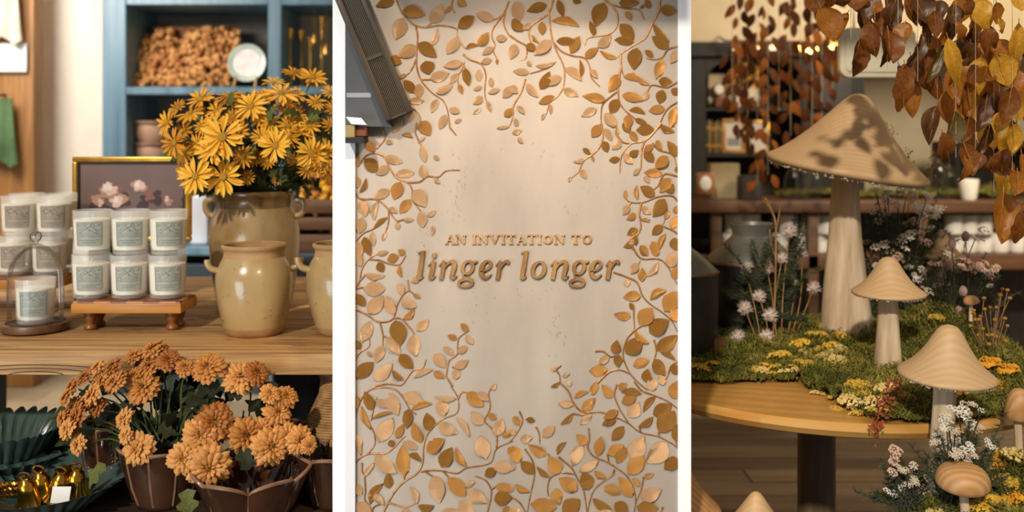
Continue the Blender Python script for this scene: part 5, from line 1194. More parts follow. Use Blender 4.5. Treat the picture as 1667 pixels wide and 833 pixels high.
TH = [(1285,377,12),(1273,420,10),(1249,437,11),(1214,439,9),(1236,482,11),(1213,501,12),(1254,513,12),(1202,548,12),(1248,548,12),(1325,468,11),(1295,461,6),(1306,412,9)]
where = ['highest on a forked twig, against the zinc vase', 'just under the topmost one', 'in the middle of the bunch', 'next to the zinc vase shoulder', 'below the middle one', 'low on the side of the iron vase', 'low, above the yellow clumps', 'lowest, beside the wooden block', 'lowest, on the heather side', 'nearest the tall mushroom stem', 'small and half opened', 'pale and half hidden near the top']
for i, (px, py, r) in enumerate(TH):
    Y = 2.2+.002*(560-py)*.3+(.08 if i > 8 else 0); p = P(px, py, Y)
    b0 = P(1262+(px-1262)*.4, 590-8*(i % 3), 2.2); b0.z = T2+.015
    t = thing('globe_thistle', 'mauve grey globe thistle, '+where[i], 'thistle', b0, 'dried globe thistles in the heather')
    L_ = p-b0
    obj('stem', MB().tube(smooth_line([(0, 0, 0), L_*.5+Vector((R.uniform(-.015, .015), 0, 0)), L_], 5), .0014, 5).mesh('stem', m_twig), t)
    s = r*1.1*Y/F
    obj('flower_head', gm, t, M=Matrix.Translation(L_) @ Matrix.Rotation(R.uniform(-.4, .4), 4, 'Y') @ Matrix.Diagonal((s, s, s*1.1, 1)))
tw = thing('forked_twig', 'pale forked twig standing tall in the heather', 'twig', P(1258, 560, 2.24))
def twl(pts, r): obj('branch', MB().tube(smooth_line([P(x, y, 2.24)-tw.location for x, y in pts], 5), r, 6).mesh('branch', m_twig), tw)
twl([(1258, 560), (1262, 470), (1263, 400), (1262, 360), (1250, 330), (1245, 322)], .0026); twl([(1262, 385), (1268, 350), (1270, 332)], .0018); twl([(1263, 420), (1255, 395), (1253, 372)], .0015); twl([(1250, 335), (1242, 325)], .0012); twl([(1262, 440), (1245, 412), (1240, 400)], .0016)

# ---- white dried flowers
m_wht = [mat('white_floret_%d' % i, a, b, scale=200, rough=.9) for i, (a, b) in enumerate([('E2D6C0', 'F2EADA'), ('C8B49A', 'E0D0B8'), ('D2A890', 'E4C4AC')])]
m_dkst = mat('dark_flower_stem', '222414', '35341E', scale=20, rough=.8)
fl_ = []
for m in m_wht:
    for n in (55, 34):
        b = MB()
        for k in range(n):
            a, q = R.uniform(0, 2*PI), R.random()**.5
            b.ico((q*math.cos(a), q*math.sin(a), .45*(1-q*q)+R.uniform(-.12, .12)), R.uniform(.10, .17))
        fl_.append(b.mesh('flower_head', m, ang=10))
def bunch(label, base, heads, dark=40, pick=(0, 0, 1), spread=30):
    t = thing('dried_flower_bunch', label, 'flowers', base)
    for (px, py, r, Y) in heads:
        p = P(px, py, Y)-t.location
        b0 = Vector((R.uniform(-.02, .02), R.uniform(-.02, .02), 0))
        mid = b0.lerp(p, .6)+Vector((R.uniform(-.01, .01), R.uniform(-.01, .01), .01))
        obj('stem', MB().tube(smooth_line([b0, mid, p], 4), .0013, 5).mesh('stem', m_dkst), t)
        s = r*Y/F
        k = R.choice(pick)
        for q in range(3 if r > 9 else 1):
            off = Vector((R.uniform(-.8, .8), R.uniform(-.4, .4), R.uniform(-.6, .6)))*s if r > 9 else Vector()
            sc2 = s*(.68 if r > 9 else 1)
            obj('flower_head', fl_[k*2+R.randint(0, 1)], t, M=Matrix.Translation(p+off) @ Matrix.Rotation(R.uniform(.1, .9), 4, 'X') @ Matrix.Rotation(R.uniform(-.5, .5), 4, 'Y') @ Matrix.Diagonal((sc2, sc2, sc2, 1)))
    if dark:
        b = MB()
        for k in range(dark):
            h = R.choice(heads); Y = h[3]+.03; e = P(h[0]+R.gauss(0, spread), h[1]+R.uniform(5, 60), Y)-t.location
            e.z = max(e.z, .01)
            ln = smooth_line([Vector((R.uniform(-.04, .04), R.uniform(-.02, .02), 0)), e*.6, e], 6)
            b.tube(ln, .0008, 4)
            for i in range(3, len(ln)):
                for q in range(7):
                    d = Vector((R.gauss(0, 1), R.gauss(0, .7), R.gauss(.4, .8))).normalized()*R.uniform(.008, .022); s = d.orthogonal().normalized()*.0013
                    b.add([ln[i]-s, ln[i]+s, ln[i]+d], [(0, 1, 2)])
        obj('foliage', b.mesh('foliage', m_heath, ang=180), t)['kind'] = 'stuff'
    return t
H1 = [(px, py, r, 2.36+R.uniform(-.05, .08)) for px, py, r in [(1475,318,14),(1440,330,12),(1461,337,11),(1436,348,10),(1500,335,12),(1518,350,18),(1498,342,10),(1478,362,10),(1430,360,8),(1475,385,14),(1460,402,14),(1433,400,13),(1487,378,8),(1512,372,10),(1464,418,10),(1428,432,8),(1445,315,9),(1425,310,8),(1525,345,12),(1510,318,10),(1492,360,9),(1418,345,8),(1410,395,8),(1508,395,9),(1486,410,9),(1420,470,7),(1480,435,8),(1490,450,8),(1412,425,8)]]
b_ = P(1460, 520, 2.38); b_.z = T2+.02
bunch('broad bunch of white dried flowers behind the middle sized mushroom', b_, H1, 130, (0, 0, 0, 1, 2), 22)
H2 = [(px, py, r, 2.24+R.uniform(-.05, .08)) for px, py, r in [(1590,382,13),(1573,428,15),(1585,437,12),(1600,440,9),(1618,442,11),(1612,450,7),(1612,465,6),(1544,412,9),(1517,430,7),(1502,440,8),(1495,455,8),(1512,475,9),(1540,462,6),(1525,465,7),(1530,430,7),(1548,425,9),(1604,428,7),(1556,438,8),(1505,470,7)]]
b_ = P(1545, 510, 2.26); b_.z = T2+.06
bunch('looser bunch of white and cream dried flowers over the highest moss hump', b_, H2, 60, (0, 0, 1, 1, 2), 22)
H3 = [(px, py, r, 1.60+R.uniform(-.03, .05)) for px, py, r in [(1560,670,16),(1575,665,12),(1545,675,12),(1541,690,11),(1583,695,13),(1592,700,11),(1533,715,14),(1522,720,9),(1550,735,13),(1560,725,12),(1577,728,11),(1583,740,9),(1612,725,10),(1608,718,7),(1537,752,9),(1580,747,10),(1598,668,6),(1555,700,10)]]
bunch('bunch of white dried flowers on the stool beside the bell capped mushroom', Vector((P(1560, 0, 1.6).x, 1.605, FZ+.03)), H3, 50, (0, 0, 0, 1), 20)
H4 = [(px, py, r, 1.63+R.uniform(-.02, .03)) for px, py, r in [(1460,735,12),(1455,748,11),(1465,760,11),(1452,768,9),(1488,758,8),(1475,790,11),(1462,800,11),(1485,785,11),(1495,792,10),(1445,800,8),(1512,777,8),(1452,770,8),(1500,800,8)]]
bunch('low bunch of pinkish white dried flowers at the stool edge', Vector((P(1480, 0, 1.62).x, 1.63, FZ+.02)), H4, 50, (0, 0, 1, 1, 2), 26)
# wispy stems that show past the tall cap, pink buds, tan buttons, red trailing sprig
ws = thing('wispy_stems', 'thin dark seed stems reaching past the rim of the tallest mushroom', 'plant', P(1470, 500, 2.44))
for pts in ([(1470, 500), (1462, 330), (1452, 240), (1448, 210)], [(1470, 500), (1500, 330), (1515, 275), (1520, 255)], [(1470, 500), (1480, 300), (1478, 248)], [(1452, 240), (1440, 222), (1436, 205)], [(1470, 500), (1520, 340), (1528, 290)]):
    q = smooth_line([P(x, y, 2.44)-ws.location for x, y in pts], 6); b = MB().tube(q, .0011, 5)
    for i in range(len(q)//2, len(q)):
        for k in range(6):
            d = Vector((R.gauss(0, .006), R.gauss(0, .006), R.gauss(.004, .006))); b.ico(q[i]+d, R.uniform(.0012, .0026))
    obj('seed_stem', b.mesh('seed_stem', mat('seed_brown', '5A4326', '8A6C40', scale=90, rough=.9), ang=20), ws)
m_bud = mat('dusky_pink_bud', '8E6A62', 'B8948A', scale=40, stretch=(3, 3, 1), rough=.8)
budm = MB().lathe([(0, 0), (.006, .002), (.0095, .009), (.009, .016), (.006, .022), (.002, .025), (0, .025)], 12, fr=lambda a, z: 1+.08*math.cos(6*a)).mesh('bud', m_bud)
bn = ['dusky pink bud against the small greyish mushroom', 'dusky pink bud beside the small mushroom tip', 'dusky pink bud right over the tiny brown mushroom', 'dusky pink bud resting low on the moss hump', 'dusky pink bud under the small greyish cap rim']
for i, (px, py) in enumerate(((1550,396),(1572,385),(1568,474),(1561,507),(1545,430))):
    p = P(px, py+8, 2.19); b0 = Vector((p.x+.01, 2.2, T2+.08))
    t = thing('pink_bud', bn[i], 'bud', b0, 'dusky pink buds')
    obj('stem', MB().tube([(0, 0, 0), (p-b0)*.5+Vector((.004, 0, 0)), p-b0], .0011, 5).mesh('stem', m_dkst), t); obj('bud', budm, t, loc=p-b0)
bt = thing('button_flower_bunch', 'tan stems with round ochre button flowers beside the bell capped mushroom', 'flowers', Vector((P(1612, 0, 2.0).x, 2.02, T2+.02)))
m_btn = mat('ochre_button', '8A5A1C', 'B98430', scale=80, rough=.85)
btm = MB().ball((0, 0, 0), 1, 12, 8, .8).mesh('button', m_btn)
for i, (px, py) in enumerate([(1632,470),(1640,472),(1612,500),(1602,485),(1622,500),(1644,485),(1603,503),(1585,510),(1588,520),(1594,520),(1585,505),(1620,520),(1636,518),(1640,530),(1615,545),(1600,535),(1592,545),(1622,548),(1610,560),(1637,555),(1580,530),(1628,480),(1597,515),(1607,545)]):
    p = P(px, py, 2.0+R.uniform(-.03, .04))-bt.location; b0 = Vector((R.uniform(-.02, .02), R.uniform(-.02, .02), 0)); 
    obj('stem', MB().tube(smooth_line([b0, b0.lerp(p, .5)+Vector((R.uniform(-.01, .01), 0, 0)), p], 4), .0009, 5).mesh('stem', m_twig), bt)
    s = R.uniform(.0038, .0056); obj('button', btm, bt, M=Matrix.Translation(p) @ Matrix.Diagonal((s, s, s, 1)))
m_red = mat('rust_red', '7A2A10', 'A84A1E', scale=60, rough=.8)
rsp = thing('red_trailing_sprig', 'rust red sprig trailing over the table edge from the moss', 'sprig', mz(1460, 628))
b = MB()
path = [mz(1460, 622)+Vector((0, -.008, .012)), mz(1447, 640)+Vector((0, -.01, .012)), mz(1440, 660)+Vector((0, -.01, .014)), mz(1428, 680)+Vector((0, -.012, .012)), P(1425, 695, 1.69), P(1423, 718, 1.688)]
path = [q-rsp.location for q in path]; sl = smooth_line(path, 8)
obj('stem', MB().tube(sl, .0011, 5).mesh('stem', m_red), rsp)
rl = leaf_mesh('leaf', m_red, wid=.5, cup=.1, seg=4, cols=1)
for i in range(120):
    c = R.choice(sl[:-6] if i % 6 else sl); s = R.uniform(.005, .011); k = 1.6-1.2*sl.index(c)/len(sl)
    obj('leaf', rl, rsp, M=basis(c+Vector((R.gauss(0, .009*k), R.gauss(-.003, .004), R.gauss(0, .006*k))), (R.gauss(0, 1), R.gauss(-.3, .6), R.gauss(0, 1)), (0, -1, .5), (s, s, s)))

# ---- hanging leaf strings, near
m_lf = [mat('autumn_leaf_%d' % i, a, b, scale=14, detail=6, rough=.42, lo=.3, hi=.7, transl=tl) for i, (a, b, tl) in enumerate([('703E10', '965619', .35), ('4A2A10', '684016', .22), ('9C5E1A', 'BE7A22', .4), ('D09420', 'ECB83C', .45), ('55441A', '6E5A26', .25)])]
m_vein = mat('leaf_vein', 'A06A2C', rough=.6)
lshape = [[leaf_mesh('leaf', m, wid=w_, cup=c, fold=fo, bend=bd, droop=dr, seg=9, cols=3, pw=.85, crinkle=.09) for w_, c, fo, bd, dr in ((.52, .05, .10, .05, .15), (.60, -.06, .14, -.07, -.12), (.46, .1, .22, .08, .28), (.55, -.1, .02, -.03, .1))] for m in m_lf]
vein = MB().tube([(0, -.10, -.02), (0, 0, 0), (0, .5, .012), (0, .97, 0)], [.012, .012, .008, .003], 5).mesh('midrib', m_vein)
m_thread = mat('clear_thread', 'C8B898', rough=.3, alpha=.7)
A1, A2 = (1390, 0, 2.975), (1390, 270, 2.874)
A3 = (1120, 0, 2.975)
HL = [A1+(75,95,110,282,95,0),A1+(165,140,155,325,105,0),A1+(250,105,225,215,90,2),A1+(245,310,237,540,112,0),A1+(330,165,275,350,80,1),A1+(390,235,340,410,110,0),A1+(445,210,360,400,60,4),A1+(455,180,505,420,85,3),A1+(500,110,550,215,90,2),A1+(610,-10,640,150,112,3),A1+(690,260,755,420,130,3),A1+(700,190,745,290,100,2),A1+(800,110,805,330,85,3),A1+(545,395,600,600,100,2),A1+(650,440,600,640,85,1),A1+(490,535,450,715,105,4),A1+(400,510,350,695,92,1),A1+(430,640,485,790,112,0),A1+(530,690,575,850,115,0),A1+(615,690,690,850,95,1),A1+(765,420,735,605,100,0),A1+(805,480,805,590,70,3),A1+(770,600,785,740,100,3),A1+(715,540,680,650,70,3),A1+(660,600,640,760,80,1),A1+(330,300,400,450,92,0),A1+(60,0,60,62,80,0),A1+(135,15,85,68,55,2),A1+(200,10,180,130,80,1),A1+(300,-10,350,120,95,1),A1+(425,0,400,112,85,1),A1+(485,20,470,122,70,1),A1+(540,0,600,70,80,0),A1+(785,-20,795,65,90,3),A1+(700,90,760,165,50,3),A1+(600,320,530,405,90,0),A1+(645,320,610,405,80,0),A1+(390,50,400,185,70,0),A1+(345,40,370,235,60,1),A1+(260,20,300,110,70,0),A1+(690,10,720,120,80,2),A1+(640,140,700,230,80,0),A1+(565,200,560,300,80,1),A1+(700,380,690,500,90,1),A1+(560,560,550,700,90,0),A1+(740,720,730,850,100,0),A1+(800,340,790,450,80,2),
      A2+(700,120,672,362,125,2),A2+(795,200,780,372,85,0),A2+(520,-40,525,82,100,2),A2+(680,-30,700,60,90,0),A2+(765,20,740,140,100,2),A2+(600,-60,560,20,90,0),A2+(640,-40,660,20,80,0),
      A3+(640,30,710,200,112,2),A3+(775,60,720,192,70,2),A3+(600,-20,620,60,80,0),A3+(700,-30,690,50,90,0),A3+(790,-20,800,70,90,0),A3+(660,-20,640,50,70,1),A3+(750,-30,760,40,90,1)]
near = [(ox+a/s, oy+b/s, ox+c/s, oy+d/s, w_/s, k) for ox, oy, s, a, b, c, d, w_, k in HL]
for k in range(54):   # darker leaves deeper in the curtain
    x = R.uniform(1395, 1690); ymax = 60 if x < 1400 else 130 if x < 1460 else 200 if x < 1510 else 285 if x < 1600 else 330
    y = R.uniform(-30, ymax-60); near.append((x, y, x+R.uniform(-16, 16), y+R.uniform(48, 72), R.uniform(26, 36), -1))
CX = [1330, 1385, 1424, 1462, 1494, 1526, 1556, 1588, 1618, 1648, 1676]
strs = {}
SL = ['hanging string of autumn leaves %s' % q for q in ('closest to the cream hanging board', 'in front of the cream board corner, with broad brown leaves', 'over the cream board, with a pair of dark red leaves', 'ending in a lone red brown leaf by the mushroom tip', 'second past the lone red brown leaf, thick and dark', 'with curled gold and green leaves above the tallest mushroom', 'with an olive leaf showing its pale midrib', 'with a bright yellow leaf near the ceiling', 'with orange leaves hanging low in the middle of the curtain', 'with the lowest big orange leaf of all', 'with yellow leaves at the very edge of the picture')]
for l in near:
    mx = (l[0]+l[2])/2; i = min(range(len(CX)), key=lambda q: abs(CX[q]-mx)); strs.setdefault(i, []).append(l)
HY_ = 1.80
for i in sorted(strs):
    Y0 = HY_+.03*(i % 3)
    t = thing('hanging_leaf_string', SL[i], 'leaf garland', Vector((P(CX[i], 0, Y0).x, Y0, 2.30)), 'near strings of hanging autumn leaves')
    lo_ = max(l[1] for l in strs[i])
    obj('thread', MB().tube([(0, 0, 0), P(CX[i], lo_, Y0)-t.location], .0006, 5).mesh('thread', m_thread), t)
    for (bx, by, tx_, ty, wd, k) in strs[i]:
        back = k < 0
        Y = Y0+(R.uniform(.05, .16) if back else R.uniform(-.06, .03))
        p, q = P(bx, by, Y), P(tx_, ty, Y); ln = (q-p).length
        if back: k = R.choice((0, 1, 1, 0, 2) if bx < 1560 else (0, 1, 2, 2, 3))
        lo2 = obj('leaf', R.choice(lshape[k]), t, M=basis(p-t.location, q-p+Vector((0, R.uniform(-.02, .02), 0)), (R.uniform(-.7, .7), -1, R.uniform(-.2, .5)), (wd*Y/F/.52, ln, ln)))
        obj('midrib', vein, lo2)
rl_ = thing('ceiling_rail', 'slim ceiling rail that holds the near strings of autumn leaves', 'rail', (1.0, 1.83, 2.30))
obj('rail_bar', MB().box(-.5, .35, -.06, .06, 0, .02).mesh('rail_bar', m_dark), rl_)
for x in (-.48, .33): obj('hanger', MB().box(x-.006, x+.006, -.006, .006, .02, .30).mesh('hanger', m_dark), rl_)

# ---- hanging leaf strings, far
FARX = [1192, 1203, 1217, 1233, 1250, 1268, 1287, 1303, 1322, 1338, 1355]
FARR = [(70, 160), (-10, 225), (70, 215), (-20, 300), (-10, 285), (5, 180), (-10, 220), (-10, 190), (-20, 215), (-10, 190), (-10, 150)]
FL_ = ['far string of brown leaves hanging nearest the pier, short', 'far string of brown leaves before the cream clock panel', 'far string of brown leaves over the yellow blossoms', 'longest far string of brown leaves, ending beside the gold frame', 'far string of brown leaves next to the longest one', 'far string of brown leaves with sparse small leaves', 'far string of brown leaves left of the mushroom slope', 'far string of brown leaves before the dark arched niche', 'far string of rust brown leaves above the mushroom slope', 'far string of brown leaves below the brightest bulb', 'short far string of brown leaves near the cream board']
m_far = [mat('far_leaf_%d' % i, a, b, scale=20, rough=.7, spec=.15, transl=.15) for i, (a, b) in enumerate([('4E280A', '743E10'), ('3A200A', '5A3010'), ('6A380A', '8A4C14')])]
sm_l = [leaf_mesh('leaf', m_far[k], wid=.52, cup=.08, fold=.1, bend=.04, droop=.1, seg=6, cols=1, pw=.9) for k in (0, 1, 1, 2)]
for i, x in enumerate(FARX):
    Y = 3.7+.12*(i % 4)
    t = thing('far_leaf_string', FL_[i], 'leaf garland', Vector((P(x, 0, Y).x, Y, 2.6)), 'far strings of hanging brown leaves')
    obj('thread', MB().tube([(0, 0, 0), P(x, FARR[i][1], Y)-t.location], .0009, 4).mesh('thread', m_thread), t)
    y = FARR[i][0]; s_ = 1
    while y < FARR[i][1]:
        c = P(x+s_*R.uniform(1, 8), y, Y)-t.location; s = R.uniform(21, 31)*Y/F
        obj('leaf', R.choice(sm_l), t, M=basis(c, (s_*R.uniform(.0, .9), 0, -1), (R.uniform(-.8, .8), -1, .2), (s, s, s)))
        y += R.uniform(9, 20) if i not in (5,) else R.uniform(20, 32); s_ = -s_

# ---- cream board, ceiling band, lamps
o = obj('hanging_board', None)
bw0, bw1 = P(1368, 45, 2.9), P(1492, 126, 2.9)
COL.objects.unlink(o)
bd = thing('hanging_board', 'plain cream board with rounded corners hung from the ceiling behind the leaves', 'board', ((bw0.x+bw1.x)/2, 2.9, (bw0.z+bw1.z)/2))
m_board = mat('cream_board', 'DCCFAE', 'E6DABC', scale=3, rough=.5)
wd_, ht_ = (bw1.x-bw0.x)/2, (bw0.z-bw1.z)/2
def rrect(w_, h_, r, y0, y1):
    pts = []
    for cx_, cz, a0 in ((w_-r, h_-r, 0), (-w_+r, h_-r, 90), (-w_+r, -h_+r, 180), (w_-r, -h_+r, 270)):
        for k in range(7): a = math.radians(a0+15*k); pts.append((cx_+r*math.cos(a), cz+r*math.sin(a)))
    n = len(pts)
    return MB().add([(x, y0, z) for x, z in pts]+[(x, y1, z) for x, z in pts], [tuple(range(n)), tuple(range(2*n-1, n-1, -1))]+[(i, n+i, n+(i+1) % n, (i+1) % n) for i in range(n)])
obj('board', rrect(wd_, ht_, .03, 0, .03).mesh('board', m_board, bevel=.004), bd)
obj('inner_panel', rrect(wd_-.016, ht_-.016, .02, -.004, .0).mesh('inner_panel', m_board, bevel=.0015), bd)
for s in (-1, 1): obj('rod', MB().tube([(s*wd_*.6, .015, ht_), (s*wd_*.6, .015, 2.6-bd.location.z)], .004, 8).mesh('rod', m_board), bd)
BKY = 5.2
p0 = P(1120, 68, BKY)
struct('wall_header_or_shade', MB().box(.2, 3.9, BKY, BKY+.15, p0.z, 2.6).mesh('wall_header_or_shade', m_cream2, smooth=False))
m_case = mat('charcoal_case', '11100E', '1C1A17', scale=4, rough=.6)
m_caseb = mat('case_back', '3C362B', '4E4637', scale=4, rough=.8)
ar = thing('arched_bookcase', 'charcoal arched bookcase in the back of the bay behind the far leaf strings', 'bookcase', (P(1240, 0, BKY).x, BKY, 0))
def bx(name, px0, px1, py0, py1, Y, dp, m, par_=None, z0=None, bev=.004):
    p, q = P(px0, py0, Y), P(px1, py1, Y); l = par_.location if par_ else Vector()
    return obj(name, MB().box(p.x-l.x, q.x-l.x, Y-l.y, Y-l.y+dp, (q.z-l.z) if z0 is None else z0, p.z-l.z).mesh(name, m, bevel=bev, seg=1), par_)
bx('cornice', 1085, 1372, 68, 92, BKY-.04, .19, m_case, ar)
bx('side_panel', 1085, 1150, 92, 0, BKY, .35, m_case, ar, .0); bx('side_panel', 1305, 1392, 92, 0, BKY, .35, m_case, ar, .0)
bx('back_panel', 1150, 1305, 92, 0, BKY+.33, .02, m_caseb, ar, .0)
for py in (174, 249, 330, 420): bx('shelf', 1149, 1306, py, py+7, BKY+.01, .32, m_case, ar)
a_c, a_r = P(1228, 130, BKY), 78*BKY/F   # arch spandrels
vs = []; n = 16
for side in (-1, 1):
    b = MB(); c = a_c-ar.location; top = P(0, 91, BKY).z
    pts = [(c.x+side*a_r*math.cos(PI/2*k/n), c.z+a_r*.5*math.sin(PI/2*k/n)) for k in range(n+1)]
    for (xa, za), (xb, zb) in zip(pts, pts[1:]):
        for y0 in (0,):
            b.add([(xa, 0, za), (xb, 0, zb), (xb, 0, top), (xa, 0, top), (xa, .03, za), (xb, .03, zb), (xb, .03, top), (xa, .03, top)], [(0, 1, 2, 3), (7, 6, 5, 4), (0, 4, 5, 1), (2, 6, 7, 3)])
    obj('arch', b.mesh('arch', m_case, smooth=False), ar)
def bgitem(name, label, cat, px0, px1, py0, py1, Y, dp, m, group=None, bev=.004):
    o = bx(name, px0, px1, py0, py1, Y, dp, m, None, None, bev); tag(o, label, cat, group); return o
IY = 5.27
o = bgitem('cream_picture', 'cream picture card behind the small round clock', 'picture', 1153, 1236, 120, 174, IY+.12, .02, mat('cream_card', 'D9CBAE', 'C9B894', scale=4, rough=.7))
ck = thing('round_clock', 'small round clock with white face and brown rim', 'clock', P(1171, 145, IY+.08))
Mx = Matrix.Rotation(PI/2, 4, 'X')
obj('face', MB().lathe([(0, .008), (.027, .008), (.027, 0), (0, 0)], 28, Mx).mesh('face', mat('clock_white', 'F2EEE6', rough=.4)), ck)
obj('rim', MB().lathe([(.027, 0), (.034, .002), (.034, .012), (.027, .010)], 28, Mx).mesh('rim', m_walnut), ck)
obj('stand', MB().box(-.012, .012, -.005, .02, P(0, 174, IY+.08).z-ck.location.z, -.03).mesh('stand', m_walnut), ck)
o = bgitem('red_box', 'low brown red box on the shelf under the round clock', 'box', 1164, 1188, 161, 174, IY+.02, .06, mat('brick_box', '7A4630', rough=.7))
o = obj('white_bottle', MB().lathe([(0, 0), (.016, 0), (.017, .01), (.017, .08), (.008, .095), (.008, .115), (0, .115)], 20).mesh('white_bottle', mat('bottle_white', 'D8D4CC', rough=.3)), loc=Vector((P(1201, 0, IY).x, IY, P(0, 174, IY).z))); tag(o, 'white bottle on the arched bookcase shelf by yellow blossoms', 'bottle')
yb = thing('yellow_blossom_vase', 'white vase of yellow blossoms in the arched bookcase', 'vase', Vector((P(1217, 0, IY+.08).x, IY+.08, P(0, 174, IY).z)))
obj('vase', MB().lathe([(0, 0), (.05, .01), (.07, .05), (.06, .1), (.03, .13), (.035, .15), (0, .13)], 24).mesh('vase', mat('vase_white', 'C9C0AE', rough=.4)), yb)
b = MB()
for k in range(70): b.ico((R.gauss(-.02, .045), R.gauss(0, .03), .2+R.gauss(0, .045)), R.uniform(.012, .022))
obj('blossoms', b.mesh('blossoms', mat('blossom_yellow', 'D8A01C', 'F0C040', scale=30, rough=.8), ang=20), yb)['kind'] = 'stuff'
for i, (a_, c1) in enumerate([(1139.5, '3C4630'), (1145, '8A6A2C'), (1150, '252820'), (1156, '9A7430'), (1161, '4A4A32'), (1166, '8A7A4A'), (1170.5, '3A3A2A')]):
    if a_ < 1150: a_ += 11.5
    pass
bks = [('3C4630', 'olive'), ('9A7430', 'gilt'), ('252820', 'black'), ('8A6A2C', 'mustard'), ('5A5A3E', 'moss green'), ('6A4A2A', 'brown')]
for i, (c1, nm) in enumerate(bks):
    x0 = 1150+i*4.3
    bt_ = thing('book', '%s book standing in the row beside the gold picture frame' % nm, 'book', Vector((P(x0+2, 0, IY).x, IY, P(0, 249, IY).z)), 'books in the arched bookcase')
    mm = mat('book_'+nm.replace(' ', '_'), c1, rough=.6)
    hh = R.uniform(.17, .195); obj('cover', MB().box(-.0072, .0072, 0, .13, 0, hh).mesh('cover', mm, bevel=.002), bt_)
    for q in (.2, .75): obj('gilt_band', MB().box(-.0073, .0073, -.001, .001, hh*q, hh*q+.012).mesh('gilt_band', m_gold), bt_)
m_gilt2 = mat('honey_frame', 'A8752A', 'C4923E', scale=20, rough=.4)
def frame(label, px0, px1, py0, py1, Y, fwd, mf, inner, group=None):
    p, q = P(px0, py0, Y), P(px1, py1, Y); w_, h_ = q.x-p.x, p.z-q.z
    t = thing('picture_frame', label, 'picture frame', Vector(((p.x+q.x)/2, Y, q.z)), group)
    for a_, b_, c_, d_ in ((-w_/2, w_/2, h_-fwd, h_), (-w_/2, w_/2, 0, fwd), (-w_/2, -w_/2+fwd, fwd, h_-fwd), (w_/2-fwd, w_/2, fwd, h_-fwd)):
        obj('frame_bar', MB().box(a_, b_, -.01, .01, c_, d_).mesh('frame_bar', mf, bevel=.002), t)
    obj('print', MB().box(-w_/2+fwd, w_/2-fwd, -.002, .008, fwd, h_-fwd).mesh('print', inner), t)
    return t
m_pw = mat('print_white', 'DAD4CA', rough=.5)
t = frame('honey coloured frame around a white and grey print beside the books', 1175, 1213, 193, 249, IY+.03, .022, m_gilt2, m_pw)
obj('print_field', MB().box(-.035, .035, -.003, .0, .04, .085).mesh('print_field', mat('print_grey', '8E8E8C', rough=.5)), t)
t = frame('gold frame with a pale print half hidden by leaf strings', 1218, 1252, 196, 249, IY+.06, .014, m_gold, m_pw)
t = frame('dark painting in a black frame beside the arched bookcase', 1320, 1392, 116, 178, BKY-.03, .014, m_case, mat('dark_painting', '1A1714', '4A3428', scale=14, rough=.5, lo=.5, hi=.75))
t = thing('oval_frame', 'brown wooden frame with a white oval print beside the pier', 'picture frame', P(1148, 316, 4.45))
obj('frame', MB().box(-.044, .044, -.012, .012, 0, .105).mesh('frame', mat('oak_frame', '7A4A20', '9A6432', scale=12, rough=.5), bevel=.006), t)
obj('oval_print', MB().lathe([(0, .002), (.026, .002), (.028, 0), (0, 0)], 28, Matrix.Translation((0, -.0125, .053)) @ Mx @ Matrix.Diagonal((1, 1.25, 1, 1))).mesh('oval_print', m_pw), t)
# back counter with cream candles
CYb = 4.4
m_cnt = wood('counter_wood', '3A2414', '5E3E24', 'x', .6, .5, .2)
ct2 = thing('back_counter', 'long dark wooden counter with a lower shelf across the back of the bay', 'counter', (P(1400, 0, CYb).x, CYb, 0))
ctz, csz = P(0, 326, CYb).z, P(0, 414, CYb).z
lx0, lx1 = P(1085, 0, CYb).x-ct2.location.x, P(1760, 0, CYb).x-ct2.location.x
obj('counter_top', MB().box(lx0, lx1, -.05, .42, ctz-.055, ctz).mesh('counter_top', m_cnt, bevel=.005), ct2)
obj('lower_shelf', MB().box(lx0, lx1, -.02, .40, csz-.07, csz).mesh('lower_shelf', m_cnt, bevel=.005), ct2)
obj('back_board', MB().box(lx0, lx1, .36, .38, .05, ctz-.055).mesh('back_board', m_blk), ct2)
for px in (1085, 1165, 1322, 1500, 1760):
    x = P(px, 0, CYb).x-ct2.location.x
    obj('post', MB().box(x-.025, x+.025, -.02, .03, 0, ctz-.055).mesh('post', m_cnt, bevel=.003), ct2)
m_cw = mat('white_candle', 'D2CCC0', 'E0DACE', scale=10, rough=.4)
cm = MB().lathe([(0, 0), (.040, 0), (.043, .004), (.045, .085), (.043, .092), (.040, .088), (.0395, .075), (0, .073)], 24).mesh('cup', m_cw)
cwm = MB().tube([(0, 0, .07), (.001, 0, .083)], .0012, 5).mesh('wick', mat('wick_dark', '4A4034', rough=.9))
cxs = [(1186, 0), (1215, 0), (1241, 0), (1268, 0), (1283, 1), (1312, 0), (1333, 0), (1345, 1), (1552, 0), (1575, 0), (1600, 0), (1552, 1), (1576, 1), (1600, 1), (1627, 0), (1655, 0), (1195, 1), (1223, 1), (1320, 1), (1650, 1), (1680, 0)]
cnt = [-1, -1]
for i, (px, up) in enumerate(sorted(cxs)):
    cnt[up] += 1
    Y = CYb+.07+.04*(i % 2)
    t = thing('white_candle', 'white cup candle on the counter shelf, %s tier, %s from the zinc vase' % ('upper' if up else 'lower', ['first', 'second', 'third', 'fourth', 'fifth', 'sixth', 'seventh', 'eighth', 'ninth', 'tenth', 'eleventh', 'twelfth', 'thirteenth', 'fourteenth', 'fifteenth', 'sixteenth'][cnt[up]]), 'candle', Vector((P(px, 0, Y).x, Y, csz+(.093 if up else 0))), 'white candles on the back counter')
    obj('cup', cm, t); obj('wick', cwm, t)
o = bgitem('dark_box', 'dark box standing on the back counter', 'box', 1207, 1240, 286, 326, CYb+.02, .1, mat('box_dark', '241C16', rough=.6))
